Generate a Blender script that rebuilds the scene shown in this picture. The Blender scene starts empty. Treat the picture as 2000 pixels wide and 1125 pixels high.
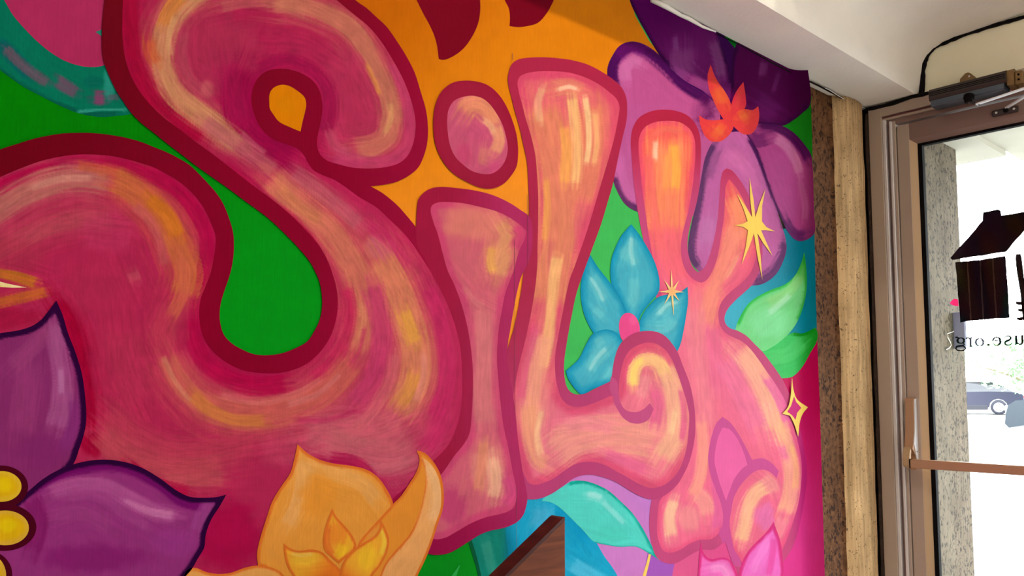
import bpy, bmesh, math, random
import numpy as np
from mathutils import Vector, Matrix
from mathutils.geometry import delaunay_2d_cdt

random.seed(7)
scene = bpy.context.scene
col = scene.collection

# ------------------------------------------------------------------ camera
CAM_Z = 1.266
FPX, CYP = 1612.4, 631.0
YAW, PITCH = math.radians(47.45), math.radians(4.67)
cam_data = bpy.data.cameras.new('camera')
cam = bpy.data.objects.new('camera', cam_data)
col.objects.link(cam)
cam.location = (0, 0, CAM_Z)
cam_data.sensor_fit = 'HORIZONTAL'
cam_data.sensor_width = 36.0
cam_data.lens = 36.0 * FPX / 2000.0
cam_data.shift_y = (CYP - 562.5) / 2000.0
cam_data.clip_start = 0.02
cam_data.clip_end = 500
fwd = Vector((math.cos(YAW) * math.cos(PITCH), math.sin(YAW) * math.cos(PITCH), math.sin(PITCH)))
cam.rotation_euler = fwd.to_track_quat('-Z', 'Y').to_euler()
scene.camera = cam

# ------------------------------------------------------------------ world, lamps, exposure
SKY_STRENGTH = 16.0
world = bpy.data.worlds.new('overcast_sky')
scene.world = world
world.use_nodes = True
bg = world.node_tree.nodes['Background']
bg.inputs['Color'].default_value = (0.93, 0.97, 1.0, 1)
bg.inputs['Strength'].default_value = SKY_STRENGTH

def lamp(name, loc, power, size, color, shape='DISK', aim=None, size_y=None):
    d = bpy.data.lights.new(name, 'AREA')
    d.shape = shape
    d.size = size
    if size_y: d.size_y = size_y
    d.energy = power
    d.color = color
    o = bpy.data.objects.new(name, d)
    col.objects.link(o)
    o.location = loc
    if aim is not None:
        o.rotation_euler = (Vector(aim) - Vector(loc)).to_track_quat('-Z', 'Y').to_euler()
    return o

WARM = (1.0, 0.86, 0.70)
# ceiling spots of the hall, softer panels over its middle, added fill with no window, facing the mural
lamp('ceiling_lamp', (0.85, -0.10, 3.23), 11, 0.07, WARM, aim=(1.5, 1.21, 1.3))
lamp('ceiling_lamp', (1.35, -0.10, 3.23), 15, 0.07, WARM, aim=(1.7, 1.21, 1.3))
lamp('ceiling_panel_lamp', (1.0, -1.8, 3.27), 16, 1.2, (1.0, 0.92, 0.82), 'SQUARE')
lamp('hall_fill_light', (1.2, -3.32, 1.7), 26, 2.4, (1.0, 0.95, 0.86), 'RECTANGLE', aim=(1.4, 1.21, 1.3), size_y=1.8)
pl_ = bpy.data.lights.new('vestibule_lamp', 'POINT')
pl_.energy = 7; pl_.shadow_soft_size = 0.09; pl_.color = (1.0, 0.85, 0.68)
po_ = bpy.data.objects.new('vestibule_lamp', pl_); col.objects.link(po_); po_.location = (1.85, -0.15, 2.24)
portal = lamp('door_daylight', (2.83, 0.17, 1.05), 1, 2.0, (1, 1, 1), 'RECTANGLE', aim=(0, 0.17, 1.05), size_y=2.1)
portal.data.cycles.is_portal = True

scene.view_settings.view_transform = 'Standard'
scene.view_settings.look = 'None'
scene.view_settings.exposure = 0.2
scene.view_settings.gamma = 1.0
scene.view_settings.use_curve_mapping = False

# ------------------------------------------------------------------ helpers
_F = np.array(fwd)
_R = np.array([math.sin(YAW), -math.cos(YAW), 0.0])
_U = np.cross(_R, _F)
def ray(x, y):
    return _F + _R * ((x - 1000) / FPX) - _U * ((y - CYP) / FPX)
def onX(x, y, c):
    d = ray(x, y); d = d * (c / d[0]); return Vector((d[0], d[1], d[2] + CAM_Z))
def onY(x, y, c):
    d = ray(x, y); d = d * (c / d[1]); return Vector((d[0], d[1], d[2] + CAM_Z))
def onZ(x, y, c):
    d = ray(x, y); d = d * ((c - CAM_Z) / d[2]); return Vector((d[0], d[1], d[2] + CAM_Z))

def lin(c):
    c = np.asarray(c, float) / 255.0
    return np.where(c <= 0.04045, c / 12.92, ((c + 0.055) / 1.055) ** 2.4)
def lc(r, g, b):
    v = lin((r, g, b)); return (v[0], v[1], v[2], 1)

def obj(name, mesh, mat=None, parent=None, kind=None):
    o = bpy.data.objects.new(name, mesh)
    col.objects.link(o)
    if mat is not None and not mesh.materials:
        for m in (mat if isinstance(mat, (list, tuple)) else [mat]): mesh.materials.append(m)
    if parent is not None: o.parent = parent
    if kind: o['kind'] = kind
    return o
def empty(name, loc=(0, 0, 0), parent=None):
    o = bpy.data.objects.new(name, None)
    o.empty_display_size = 0.05
    col.objects.link(o)
    o.location = loc
    if parent is not None: o.parent = parent
    return o
def tag(o, label=None, cat=None, group=None, kind=None):
    if label: o['label'] = label
    if cat: o['category'] = cat
    if group: o['group'] = group
    if kind: o['kind'] = kind
    return o
def mesh_from(name, verts, faces, smooth=False):
    me = bpy.data.meshes.new(name)
    me.from_pydata([tuple(v) for v in verts], [], faces)
    me.update()
    if smooth:
        for p in me.polygons: p.use_smooth = True
    return me
def bm_mesh(bm, name, smooth=False):
    bmesh.ops.recalc_face_normals(bm, faces=bm.faces)
    me = bpy.data.meshes.new(name)
    bm.to_mesh(me); bm.free()
    if smooth:
        for p in me.polygons: p.use_smooth = True
    return me
def add_box(bm, lo, hi, bevel=0.0, seg=2):
    r = bmesh.ops.create_cube(bm, size=1.0)
    vs = r['verts']
    lo, hi = Vector(lo), Vector(hi)
    for v in vs:
        v.co = Vector(((v.co.x + .5) * (hi.x - lo.x) + lo.x, (v.co.y + .5) * (hi.y - lo.y) + lo.y, (v.co.z + .5) * (hi.z - lo.z) + lo.z))
    if bevel:
        es = list({e for v in vs for e in v.link_edges})
        bmesh.ops.bevel(bm, geom=es, offset=bevel, segments=seg, affect='EDGES', profile=.5)
def box(name, lo, hi, mat, parent=None, bevel=0.0, kind=None, seg=2):
    bm = bmesh.new(); add_box(bm, lo, hi, bevel, seg)
    return obj(name, bm_mesh(bm, name), mat, parent, kind)
def prism(bm, pts, vec):
    """closed polygon pts pushed along vec"""
    vec = Vector(vec); n = len(pts)
    a = [bm.verts.new(Vector(p)) for p in pts]
    b = [bm.verts.new(Vector(p) + vec) for p in pts]
    fs = [bm.faces.new(a), bm.faces.new(b[::-1])]
    for i in range(n):
        fs.append(bm.faces.new((a[i], b[i], b[(i + 1) % n], a[(i + 1) % n])))
    return fs
def tube(bm, pts, r, n=8, cap=True, rz=1.0):
    pts = [Vector(p) for p in pts]; rings = []
    up = Vector((0.13, 0.31, 0.94))
    for i, p in enumerate(pts):
        t = (pts[min(i + 1, len(pts) - 1)] - pts[max(i - 1, 0)]).normalized()
        a = t.cross(up)
        if a.length < 1e-4: a = t.cross(Vector((1, 0, 0)))
        a.normalize(); b = a.cross(t)
        rr = r[i] if isinstance(r, (list, tuple)) else r
        rings.append([bm.verts.new(p + a * (rr * math.cos(2 * math.pi * k / n)) + b * (rr * rz * math.sin(2 * math.pi * k / n))) for k in range(n)])
    for i in range(len(rings) - 1):
        for k in range(n):
            bm.faces.new((rings[i][k], rings[i][(k + 1) % n], rings[i + 1][(k + 1) % n], rings[i + 1][k]))
    if cap:
        bm.faces.new(rings[0][::-1]); bm.faces.new(rings[-1])
def lathe(bm, prof, n=24, axis='Z', org=(0, 0, 0)):
    org = Vector(org); rings = []
    for r, h in prof:
        ring = []
        for k in range(n):
            a = 2 * math.pi * k / n
            u, v = r * math.cos(a), r * math.sin(a)
            ring.append(bm.verts.new(org + (Vector((u, v, h)) if axis == 'Z' else Vector((u, h, v)) if axis == 'Y' else Vector((h, u, v)))))
        rings.append(ring)
    for i in range(len(rings) - 1):
        for k in range(n):
            bm.faces.new((rings[i][k], rings[i][(k + 1) % n], rings[i + 1][(k + 1) % n], rings[i + 1][k]))
    bm.faces.new(rings[0][::-1]); bm.faces.new(rings[-1])

# ------------------------------------------------------------------ materials
def new_mat(name):
    m = bpy.data.materials.new(name); m.use_nodes = True
    nt = m.node_tree
    return m, nt, nt.nodes['Principled BSDF']
def nd(nt, typ, **kw):
    n = nt.nodes.new(typ)
    for k, v in kw.items():
        if k.startswith('i_'): n.inputs[k[2:].replace('_', ' ')].default_value = v
        else: setattr(n, k, v)
    return n
def plain(name, rgb, rough=.5, metal=0.0, spec=.5, noise=0.0, scale=8.0, bump=0.0, bscale=60.0, stretch=(1, 1, 1)):
    m, nt, b = new_mat(name)
    b.inputs['Roughness'].default_value = rough
    b.inputs['Metallic'].default_value = metal
    b.inputs['Specular IOR Level'].default_value = spec
    c = lc(*rgb)
    b.inputs['Base Color'].default_value = c
    tc = nd(nt, 'ShaderNodeTexCoord'); mp = nd(nt, 'ShaderNodeMapping')
    mp.inputs['Scale'].default_value = stretch
    nt.links.new(tc.outputs['Object'], mp.inputs['Vector'])
    if noise:
        n = nd(nt, 'ShaderNodeTexNoise', i_Scale=scale, i_Detail=5.0)
        nt.links.new(mp.outputs['Vector'], n.inputs['Vector'])
        r = nd(nt, 'ShaderNodeValToRGB')
        r.color_ramp.elements[0].position = .3; r.color_ramp.elements[1].position = .7
        r.color_ramp.elements[0].color = tuple(x * (1 - noise) for x in c[:3]) + (1,)
        r.color_ramp.elements[1].color = tuple(min(1, x * (1 + noise)) for x in c[:3]) + (1,)
        nt.links.new(n.outputs['Fac'], r.inputs['Fac'])
        nt.links.new(r.outputs['Color'], b.inputs['Base Color'])
    if bump:
        n2 = nd(nt, 'ShaderNodeTexNoise', i_Scale=bscale, i_Detail=4.0)
        nt.links.new(mp.outputs['Vector'], n2.inputs['Vector'])
        bp = nd(nt, 'ShaderNodeBump', i_Strength=bump, i_Distance=.004)
        nt.links.new(n2.outputs['Fac'], bp.inputs['Height'])
        nt.links.new(bp.outputs['Normal'], b.inputs['Normal'])
    return m
def concrete(name, base, dark, scale, thr, streak=True, chips=.5, lo=.6):
    """cast stone: pale matrix, irregular dark chips, faint vertical streaks"""
    m, nt, b = new_mat(name)
    b.inputs['Roughness'].default_value = .8
    b.inputs['Specular IOR Level'].default_value = .1
    tc = nd(nt, 'ShaderNodeTexCoord')
    wn = nd(nt, 'ShaderNodeTexNoise', i_Scale=scale * .8, i_Detail=3.0)
    nt.links.new(tc.outputs['Object'], wn.inputs['Vector'])
    mixv = nd(nt, 'ShaderNodeMixRGB'); mixv.inputs['Fac'].default_value = .035
    nt.links.new(tc.outputs['Object'], mixv.inputs['Color1']); nt.links.new(wn.outputs['Color'], mixv.inputs['Color2'])
    mp = nd(nt, 'ShaderNodeMapping'); mp.inputs['Scale'].default_value = (1, 1, .62)
    nt.links.new(mixv.outputs['Color'], mp.inputs['Vector'])
    v = nd(nt, 'ShaderNodeTexVoronoi', i_Scale=scale); v.feature = 'F1'
    nt.links.new(mp.outputs['Vector'], v.inputs['Vector'])
    # only some cells hold a chip
    sep = nd(nt, 'ShaderNodeSeparateColor')
    nt.links.new(v.outputs['Color'], sep.inputs['Color'])
    gt = nd(nt, 'ShaderNodeMath', operation='MULTIPLY'); gt.inputs[1].default_value = thr
    nt.links.new(sep.outputs['Red'], gt.inputs[0])
    lt = nd(nt, 'ShaderNodeMath', operation='LESS_THAN')
    nt.links.new(v.outputs['Distance'], lt.inputs[0]); nt.links.new(gt.outputs[0], lt.inputs[1])
    big = nd(nt, 'ShaderNodeTexNoise', i_Scale=9.0, i_Detail=4.0)
    nt.links.new(tc.outputs['Object'], big.inputs['Vector'])
    mp2 = nd(nt, 'ShaderNodeMapping'); mp2.inputs['Scale'].default_value = (95, 95, 5) if streak else (60, 60, 60)
    nt.links.new(tc.outputs['Object'], mp2.inputs['Vector'])
    st = nd(nt, 'ShaderNodeTexNoise', i_Scale=1.0, i_Detail=5.0)
    nt.links.new(mp2.outputs['Vector'], st.inputs['Vector'])
    r = nd(nt, 'ShaderNodeValToRGB')
    c = lc(*base)
    r.color_ramp.elements[0].position = .34; r.color_ramp.elements[1].position = .68
    r.color_ramp.elements[0].color = tuple(x * lo for x in c[:3]) + (1,)
    r.color_ramp.elements[1].color = tuple(min(1, x * 1.25) for x in c[:3]) + (1,)
    nt.links.new(st.outputs['Fac'], r.inputs['Fac'])
    m2 = nd(nt, 'ShaderNodeMixRGB', blend_type='MULTIPLY'); m2.inputs['Fac'].default_value = .55
    rb = nd(nt, 'ShaderNodeValToRGB')
    rb.color_ramp.elements[0].position = .3; rb.color_ramp.elements[1].position = .7
    rb.color_ramp.elements[0].color = (.5, .46, .42, 1); rb.color_ramp.elements[1].color = (1, 1, 1, 1)
    nt.links.new(big.outputs['Fac'], rb.inputs['Fac'])
    nt.links.new(r.outputs['Color'], m2.inputs['Color1']); nt.links.new(rb.outputs['Color'], m2.inputs['Color2'])
    fin = nd(nt, 'ShaderNodeMixRGB'); fin.inputs['Color2'].default_value = lc(*dark)
    sc = nd(nt, 'ShaderNodeMath', operation='MULTIPLY'); sc.inputs[1].default_value = chips
    nt.links.new(lt.outputs[0], sc.inputs[0])
    nt.links.new(sc.outputs[0], fin.inputs['Fac'])
    nt.links.new(m2.outputs['Color'], fin.inputs['Color1'])
    nt.links.new(fin.outputs['Color'], b.inputs['Base Color'])
    bp = nd(nt, 'ShaderNodeBump', i_Strength=.5, i_Distance=.003)
    nt.links.new(st.outputs['Fac'], bp.inputs['Height']); nt.links.new(bp.outputs['Normal'], b.inputs['Normal'])
    return m
def wood(name, rgb, dark, axis_rot=0.0, rough=.35):
    m, nt, b = new_mat(name)
    b.inputs['Roughness'].default_value = rough; b.inputs['Specular IOR Level'].default_value = .15
    tc = nd(nt, 'ShaderNodeTexCoord'); mp = nd(nt, 'ShaderNodeMapping')
    mp.inputs['Rotation'].default_value = (0, axis_rot, 0); mp.inputs['Scale'].default_value = (6, 30, 60)
    nt.links.new(tc.outputs['Object'], mp.inputs['Vector'])
    n = nd(nt, 'ShaderNodeTexNoise', i_Scale=1.0, i_Detail=6.0, i_Distortion=.8)
    nt.links.new(mp.outputs['Vector'], n.inputs['Vector'])
    r = nd(nt, 'ShaderNodeValToRGB')
    r.color_ramp.elements[0].position = .3; r.color_ramp.elements[1].position = .72
    r.color_ramp.elements[0].color = lc(*dark); r.color_ramp.elements[1].color = lc(*rgb)
    nt.links.new(n.outputs['Fac'], r.inputs['Fac']); nt.links.new(r.outputs['Color'], b.inputs['Base Color'])
    return m
def brushed(name, rgb, rough=.38, metal=.85):
    m, nt, b = new_mat(name)
    b.inputs['Metallic'].default_value = metal
    b.inputs['Base Color'].default_value = lc(*rgb)
    tc = nd(nt, 'ShaderNodeTexCoord'); mp = nd(nt, 'ShaderNodeMapping'); mp.inputs['Scale'].default_value = (300, 300, 4)
    nt.links.new(tc.outputs['Object'], mp.inputs['Vector'])
    n = nd(nt, 'ShaderNodeTexNoise', i_Scale=1.0, i_Detail=3.0); nt.links.new(mp.outputs['Vector'], n.inputs['Vector'])
    mr = nd(nt, 'ShaderNodeMapRange'); mr.inputs['To Min'].default_value = rough - .06; mr.inputs['To Max'].default_value = rough + .08
    nt.links.new(n.outputs['Fac'], mr.inputs['Value']); nt.links.new(mr.outputs['Result'], b.inputs['Roughness'])
    return m
def glass_mat(name, tint=(1, 1, 1)):
    m, nt, b = new_mat(name); nt.nodes.remove(b)
    out = nt.nodes['Material Output']
    t = nd(nt, 'ShaderNodeBsdfTransparent'); t.inputs['Color'].default_value = (*tint, 1)
    g = nd(nt, 'ShaderNodeBsdfGlossy'); g.inputs['Roughness'].default_value = .03
    f = nd(nt, 'ShaderNodeFresnel'); f.inputs['IOR'].default_value = 1.2
    mx = nd(nt, 'ShaderNodeMixShader')
    nt.links.new(f.outputs[0], mx.inputs[0]); nt.links.new(t.outputs[0], mx.inputs[1]); nt.links.new(g.outputs[0], mx.inputs[2])
    nt.links.new(mx.outputs[0], out.inputs['Surface'])
    return m

M = {}
M['plaster'] = plain('white_painted_concrete', (226, 222, 214), .75, spec=.25, noise=.05, scale=5, bump=.25, bscale=90)
M['hall_wall'] = plain('hall_wall_paint', (196, 186, 172), .8, spec=.2, noise=.03)
M['floor'] = plain('floor_tile', (206, 200, 194), .5, noise=.15, scale=14)
M['infill'] = plain('cream_infill_paint', (244, 241, 214), .6, spec=.3, noise=.04, scale=6, bump=.15, bscale=40)
M['black'] = plain('black_sealant', (12, 10, 12), .8, spec=.1, noise=.3, scale=60)
M['brown_seal'] = plain('old_brown_sealant', (46, 30, 20), .7, noise=.5, scale=70, bump=.8, bscale=120)
M['white_cord'] = plain('white_caulk', (225, 222, 215), .6)
M['alu'] = brushed('bronze_aluminium', (178, 160, 146), .45, .25)
M['alu_light'] = brushed('worn_aluminium_edge', (218, 214, 216), .35, .3)
M['alu_tan'] = brushed('tan_aluminium', (184, 154, 120), .45, .2)
M['alu_dark'] = brushed('brown_aluminium', (134, 108, 100), .45, .25)
M['alu_red'] = brushed('red_brown_weatherstrip', (112, 62, 64), .5, .1)
M['steel'] = brushed('bright_steel', (228, 230, 236), .3, .35)
M['bronze'] = brushed('push_bar_bronze', (178, 138, 108), .4, .25)
M['closer'] = plain('dark_bronze_enamel', (58, 50, 48), .4, metal=.3, noise=.12, scale=30, stretch=(1, 1, 20))
M['closer_gold'] = plain('worn_bronze_cap', (128, 100, 60), .42, metal=.4, noise=.15, scale=40)
M['closer_blue'] = plain('grey_cover_plate', (78, 88, 100), .35, metal=.5, noise=.08)
M['column'] = concrete('cast_stone_column', (106, 72, 46), (38, 22, 18), 74, .58, streak=False, chips=.85)
M['column_rib'] = concrete('cast_stone_rib', (202, 170, 126), (70, 54, 42), 120, .34, chips=.75, lo=.74)
M['pier'] = concrete('weathered_cast_stone', (98, 88, 73), (28, 25, 24), 92, .6, chips=.75, lo=.78)
M['canopy'] = plain('canopy_concrete', (168, 164, 150), .8, spec=.2, noise=.08, scale=4)
M['stone'] = plain('dark_aggregate_stone', (58, 34, 28), .7, spec=.15, noise=.4, scale=90)
M['ground'] = plain('pale_pavement', (134, 134, 132), .85, spec=.2, noise=.06, scale=2)
M['wood'] = wood('brown_panel_wood', (108, 54, 28), (74, 34, 17), math.radians(30), .7)
M['wood_dark'] = wood('dark_cap_wood', (70, 26, 16), (44, 14, 10), math.radians(30), .4)
M['glass'] = glass_mat('clear_glass', (.96, .98, .98))
M['decal'] = plain('black_vinyl', (5, 4, 9), .8, spec=.08)
M['decal_reflection'] = plain('vinyl_with_reflection', (92, 98, 118), .5)  # grey-blue puts the glass reflection into the letters' colour
M['decal_brown'] = plain('dark_brown_line', (66, 54, 44), .7, spec=.1)
m_, nt_, b_ = new_mat('hot_pink_vinyl')
b_.inputs['Base Color'].default_value = lc(252, 70, 170); b_.inputs['Roughness'].default_value = .5
tr_ = nd(nt_, 'ShaderNodeBsdfTranslucent'); tr_.inputs['Color'].default_value = lc(250, 40, 150)
mx_ = nd(nt_, 'ShaderNodeMixShader'); mx_.inputs[0].default_value = .35
nt_.links.new(b_.outputs[0], mx_.inputs[1]); nt_.links.new(tr_.outputs[0], mx_.inputs[2])
nt_.links.new(mx_.outputs[0], nt_.nodes['Material Output'].inputs['Surface'])
M['decal_pink'] = m_
# ------------------------------------------------------------------ the setting
D = 1.21           # the mural wall
XD = 2.75          # the door wall
RIB_Z, RIB_Y = 2.227, 1.041
HALL_Z = 3.3
def struct(name, mesh, mat, parent=None):
    return obj(name, mesh, mat, parent, 'structure')
def sbox(name, lo, hi, mat, bevel=0.0):
    return box(name, lo, hi, mat, None, bevel, 'structure')

sbox('wall_left', (-3.2, D + .008, 0), (2.30, D + .26, HALL_Z), M['plaster'])
sbox('floor', (-3.2, -3.4, -.12), (XD + .1, D + .26, 0), M['floor'])
sbox('wall_back', (-3.4, -3.4, 0), (-3.2, D + .26, HALL_Z), M['hall_wall'])
sbox('wall_right', (-3.4, -3.6, 0), (XD + .3, -3.4, HALL_Z), M['hall_wall'])
sbox('ceiling', (-3.4, -3.6, HALL_Z), (1.85, D + .26, HALL_Z + .2), M['plaster'])
# rib along the mural wall
sbox('trim_1', (-3.2, RIB_Y, RIB_Z), (1.76, D + .26, HALL_Z), M['plaster'])
tag(col.objects['trim_1'], kind='structure')
# vestibule ceiling: a waffle pan between the wall rib and the next rib, cast in one piece
def pan_profile():
    up = [(1.47, 2.227), (1.041, 2.227), (1.0365, 2.2345), (1.030, 2.262), (1.024, 2.30), (1.0185, 2.328), (1.006, 2.350), (.985, 2.367), (.955, 2.378), (.92, 2.384), (.86, 2.388), (.72, 2.396), (.40, 2.412)]
    mid = .16
    dn = [(2 * mid - y, z) for y, z in up[1:-1]][::-1]
    return up + dn + [(-.9, 2.227)]
prof = pan_profile()
def pan_mesh(name, x0, x1, zshift=0.0, top=2.72, n=14):
    vs, fs = [], []
    for i in range(n + 1):
        t = i / n; x = x0 + (x1 - x0) * t
        for y, z in prof:
            lift = .05 * max(0, 1 - ((x - x0) / .9)) ** 2 * max(0, (z - 2.34) / .07)
            vs.append((x, y, z + zshift + lift))
    k = len(prof)
    for i in range(n):
        for j in range(k - 1):
            a = i * k + j
            fs.append((a, a + 1, a + k + 1, a + k))
    b = len(vs)
    for x in (x0, x1):
        vs += [(x, prof[0][0], top), (x, prof[-1][0], top)]
    fs.append((b, b + 1, b + 3, b + 2))
    fs.append(tuple(range(0, k)) + (b + 1, b))
    fs.append(tuple(n * k + j for j in range(k))[::-1] + (b + 2, b + 3))
    fs.append((0, b, b + 2, n * k)); fs.append((k - 1, n * k + k - 1, b + 3, b + 1))
    bm = bmesh.new()
    V = [bm.verts.new(v) for v in vs]
    for f in fs: bm.faces.new([V[q] for q in f])
    me = bm_mesh(bm, name)
    for p in me.polygons:
        p.use_smooth = len(p.vertices) == 4
    me.set_sharp_from_angle(angle=math.radians(28))
    return me
struct('ceiling_coffer', pan_mesh('ceiling_coffer', 1.76, XD + .004), M['plaster'])
sbox('ceiling_drop', (1.76, -3.4, 2.70), (1.96, D + .26, HALL_Z + .2), M['plaster'])
sbox('ceiling_side', (1.76, -3.4, 2.227), (XD + .2, -.9, 2.72), M['plaster'])
# ragged paint edge and caulk cord where the rib meets the wall
bm = bmesh.new()
pts = [onY(x, y, D - .004) for x, y in ((1272, 0), (1300, 12), (1330, 30), (1345, 36), (1372, 52), (1398, 62))]
tube(bm, pts, [.006, .0075, .005, .006, .004, .002], 6)
struct('trim_2', bm_mesh(bm, 'trim_2', True), M['plaster'])
bm = bmesh.new()
pts = [onY(x, y, D - .006) for x, y in ((1612, 172), (1622, 177), (1634, 185), (1646, 192), (1662, 200), (1680, 208), (1697, 215))]
tube(bm, pts, .0013, 6)
struct('trim_3', bm_mesh(bm, 'trim_3', True), M['white_cord'])
bm = bmesh.new()
pts = [onY(x, y, D - .002) for x, y in ((1400, 66), (1450, 90), (1500, 118), (1545, 142), (1600, 168), (1650, 194), (1690, 213))]
tube(bm, pts, [.0012, .0015, .002, .0022, .003, .0032, .003], 6)
struct('trim_4', bm_mesh(bm, 'trim_4', True), M['black'])

# ---- column: flat dark face, then a rounded rib that runs up to the door frame
xc, xf = 2.54, 2.744
prof_c = [(2.25, 1.236), (2.40, 1.236), (2.535, 1.236), (2.545, 1.228), (2.556, 1.217), (2.575, 1.206), (2.60, 1.198), (2.635, 1.194), (2.67, 1.195), (2.70, 1.200), (2.722, 1.209), (2.738, 1.222), (2.752, 1.232), (2.752, 1.70), (2.25, 1.70)]
def column_mesh(pf, z0, z1, name, wob=.0015):
    bm = bmesh.new(); rings = []
    nz = 40
    rnd = random.Random(3)
    for i in range(nz + 1):
        z = z0 + (z1 - z0) * i / nz
        rings.append([bm.verts.new((x + rnd.uniform(-wob, wob), y + rnd.uniform(-wob, wob), z)) for x, y in pf])
    k = len(pf)
    for i in range(nz):
        for j in range(k):
            f = bm.faces.new((rings[i][j], rings[i][(j + 1) % k], rings[i + 1][(j + 1) % k], rings[i + 1][j]))
            f.material_index = 1 if 3 <= j <= 11 else 0
            f.smooth = 2 <= j <= 11
    bm.faces.new(rings[0][::-1]); bm.faces.new(rings[-1])
    return bm_mesh(bm, name)
column = struct('column', column_mesh(prof_c, 0, 2.226, 'column'), [M['column'], M['column_rib']])
# larger stones of the aggregate that stand a little proud of the ground face
stone_meshes = []
for s in range(9):
    rnd = random.Random(40 + s)
    n = 8; el = rnd.uniform(.5, 1.0); an = rnd.uniform(0, 3.1)
    ring = []
    for k in range(n):
        a = 2 * math.pi * k / n; r = rnd.uniform(.72, 1.1)
        u, v = r * math.cos(a), r * el * math.sin(a)
        ring.append((u * math.cos(an) - v * math.sin(an), u * math.sin(an) + v * math.cos(an)))
    vs = [(u, 0.12, v) for u, v in ring] + [(u * .72, -.14, v * .72) for u, v in ring]
    fs = [(k, (k + 1) % n, n + (k + 1) % n, n + k) for k in range(n)] + [tuple(range(n, 2 * n))]
    me = mesh_from('aggregate_stone', vs, fs); me.materials.append(M['stone'])
    stone_meshes.append(me)
rnd = random.Random(11)
def stones(count, x0, x1, ysurf, z0, z1, smin, smax, bias):
    placed = []
    tries = 0
    while len(placed) < count and tries < count * 40:
        tries += 1
        x = rnd.uniform(x0, x1); z = z1 - (z1 - z0) * rnd.random() ** bias
        lowness = 1 - (z - z0) / (z1 - z0)
        s = rnd.uniform(smin, smax) * (.6 + .75 * lowness)
        if any((x - a) ** 2 + (z - b) ** 2 < (s + c) ** 2 * 1.1 for a, b, c in placed): continue
        placed.append((x, z, s))
        o = bpy.data.objects.new('aggregate_stone', rnd.choice(stone_meshes))
        o.scale = (s, s * .5, s); o.location = (x, ysurf, z); o.parent = column
        col.objects.link(o)
stones(200, 2.33, 2.53, 1.236, .70, 2.15, .0022, .0066, .62)

# ---- door wall
sbox('wall_end', (XD + .0, -3.4, 0), (XD + .22, -.93, 2.72), M['hall_wall'])
struct('wall_end_infill', bm_mesh((lambda bm: (add_box(bm, (XD + .012, -.93, 2.222), (XD + .10, 1.22, 2.70)), bm)[1])(bmesh.new()), 'wall_end_infill'), M['infill'])
# black joint that follows the pan around the infill panel
gap = [(1800, 186), (1801, 165), (1802, 140), (1805, 122), (1812, 106), (1822, 94), (1836, 86), (1856, 78), (1880, 69), (1910, 60), (1940, 50), (1970, 42), (2000, 33), (2060, 14)]
rnd = random.Random(5)
gp = []
for a, b in zip(gap[:-1], gap[1:]):
    for t in (0, .34, .67):
        gp.append(onX(a[0] + (b[0] - a[0]) * t, a[1] + (b[1] - a[1]) * t, XD + .006))
gp.append(onX(*gap[-1], XD + .006))
bm = bmesh.new()
tube(bm, gp, [.0085 * rnd.uniform(.75, 1.1) * (1.0 if i < 24 else .7) for i in range(len(gp))], 6)
struct('trim_5', bm_mesh(bm, 'trim_5'), M['black'])
bm = bmesh.new()
hs = [onX(x, y, XD - .0125) for x, y in ((1690, 214), (1704, 212), (1725, 207), (1745, 202), (1762, 196), (1782, 189), (1802, 185), (1820, 180))]
tube(bm, hs, [.005, .007, .006, .0075, .0065, .006, .007, .005], 6)
struct('trim_6', bm_mesh(bm, 'trim_6'), M['black'])
# ragged brown sealant between column and frame
bm = bmesh.new(); rnd = random.Random(8)
zs = [i * .045 for i in range(50)]
tube(bm, [(2.747 + rnd.uniform(-.001, .001), 1.204 + rnd.uniform(-.0015, .0015), z) for z in zs], [.0095 * rnd.uniform(.8, 1.15) for _ in zs], 6)
struct('trim_7', bm_mesh(bm, 'trim_7'), M['brown_seal'])

# ------------------------------------------------------------------ outside
ground = struct('ground', mesh_from('ground', [(2.97, -60, -.02), (2.97, 60, -.02), (160, 160, 1.0), (160, -160, 1.0)], [(0, 1, 2, 3)][::-1]), M['ground'])
struct('ground_doorstep', bm_mesh((lambda bm: (add_box(bm, (2.74, -1.2, -.14), (2.99, 1.5, -.002)), bm)[1])(bmesh.new()), 'ground_doorstep'), M['ground'])
pier_prof = [(2.865, 1.20), (3.545, 1.20), (3.575, 1.212), (3.59, 1.24), (3.60, 1.30), (3.60, 1.9), (2.865, 1.9)]
bm = bmesh.new(); prism(bm, [(x, y, -.03) for x, y in pier_prof], (0, 0, 2.27))
struct('column_outside', bm_mesh(bm, 'column_outside'), M['pier'])
sbox('ceiling_canopy', (2.86, 1.093, 2.24), (3.80, 2.4, 2.60), M['canopy'])
sbox('ceiling_canopy_bay', (2.86, -2.6, 2.262), (4.7, 1.093, 2.62), M['canopy'])
# ------------------------------------------------------------------ glass door and its frame
Y_HINGE = .175     # far stile, outside the picture
def rect_ring(bm, x0, x1, y0, y1, z0, z1, w, wt=None, wb=None):
    """frame of four bars in the YZ plane, mitred look is left to the bars' edges"""
    wt = wt or w; wb = wb or w
    add_box(bm, (x0, y1 - w, z0), (x1, y1, z1), .001, 1)
    add_box(bm, (x0, y0, z0), (x1, y0 + w, z1), .001, 1)
    add_box(bm, (x0, y0 + w, z1 - wt), (x1, y1 - w, z1), .001, 1)
    add_box(bm, (x0, y0 + w, z0), (x1, y1 - w, z0 + wb), .001, 1)

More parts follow.
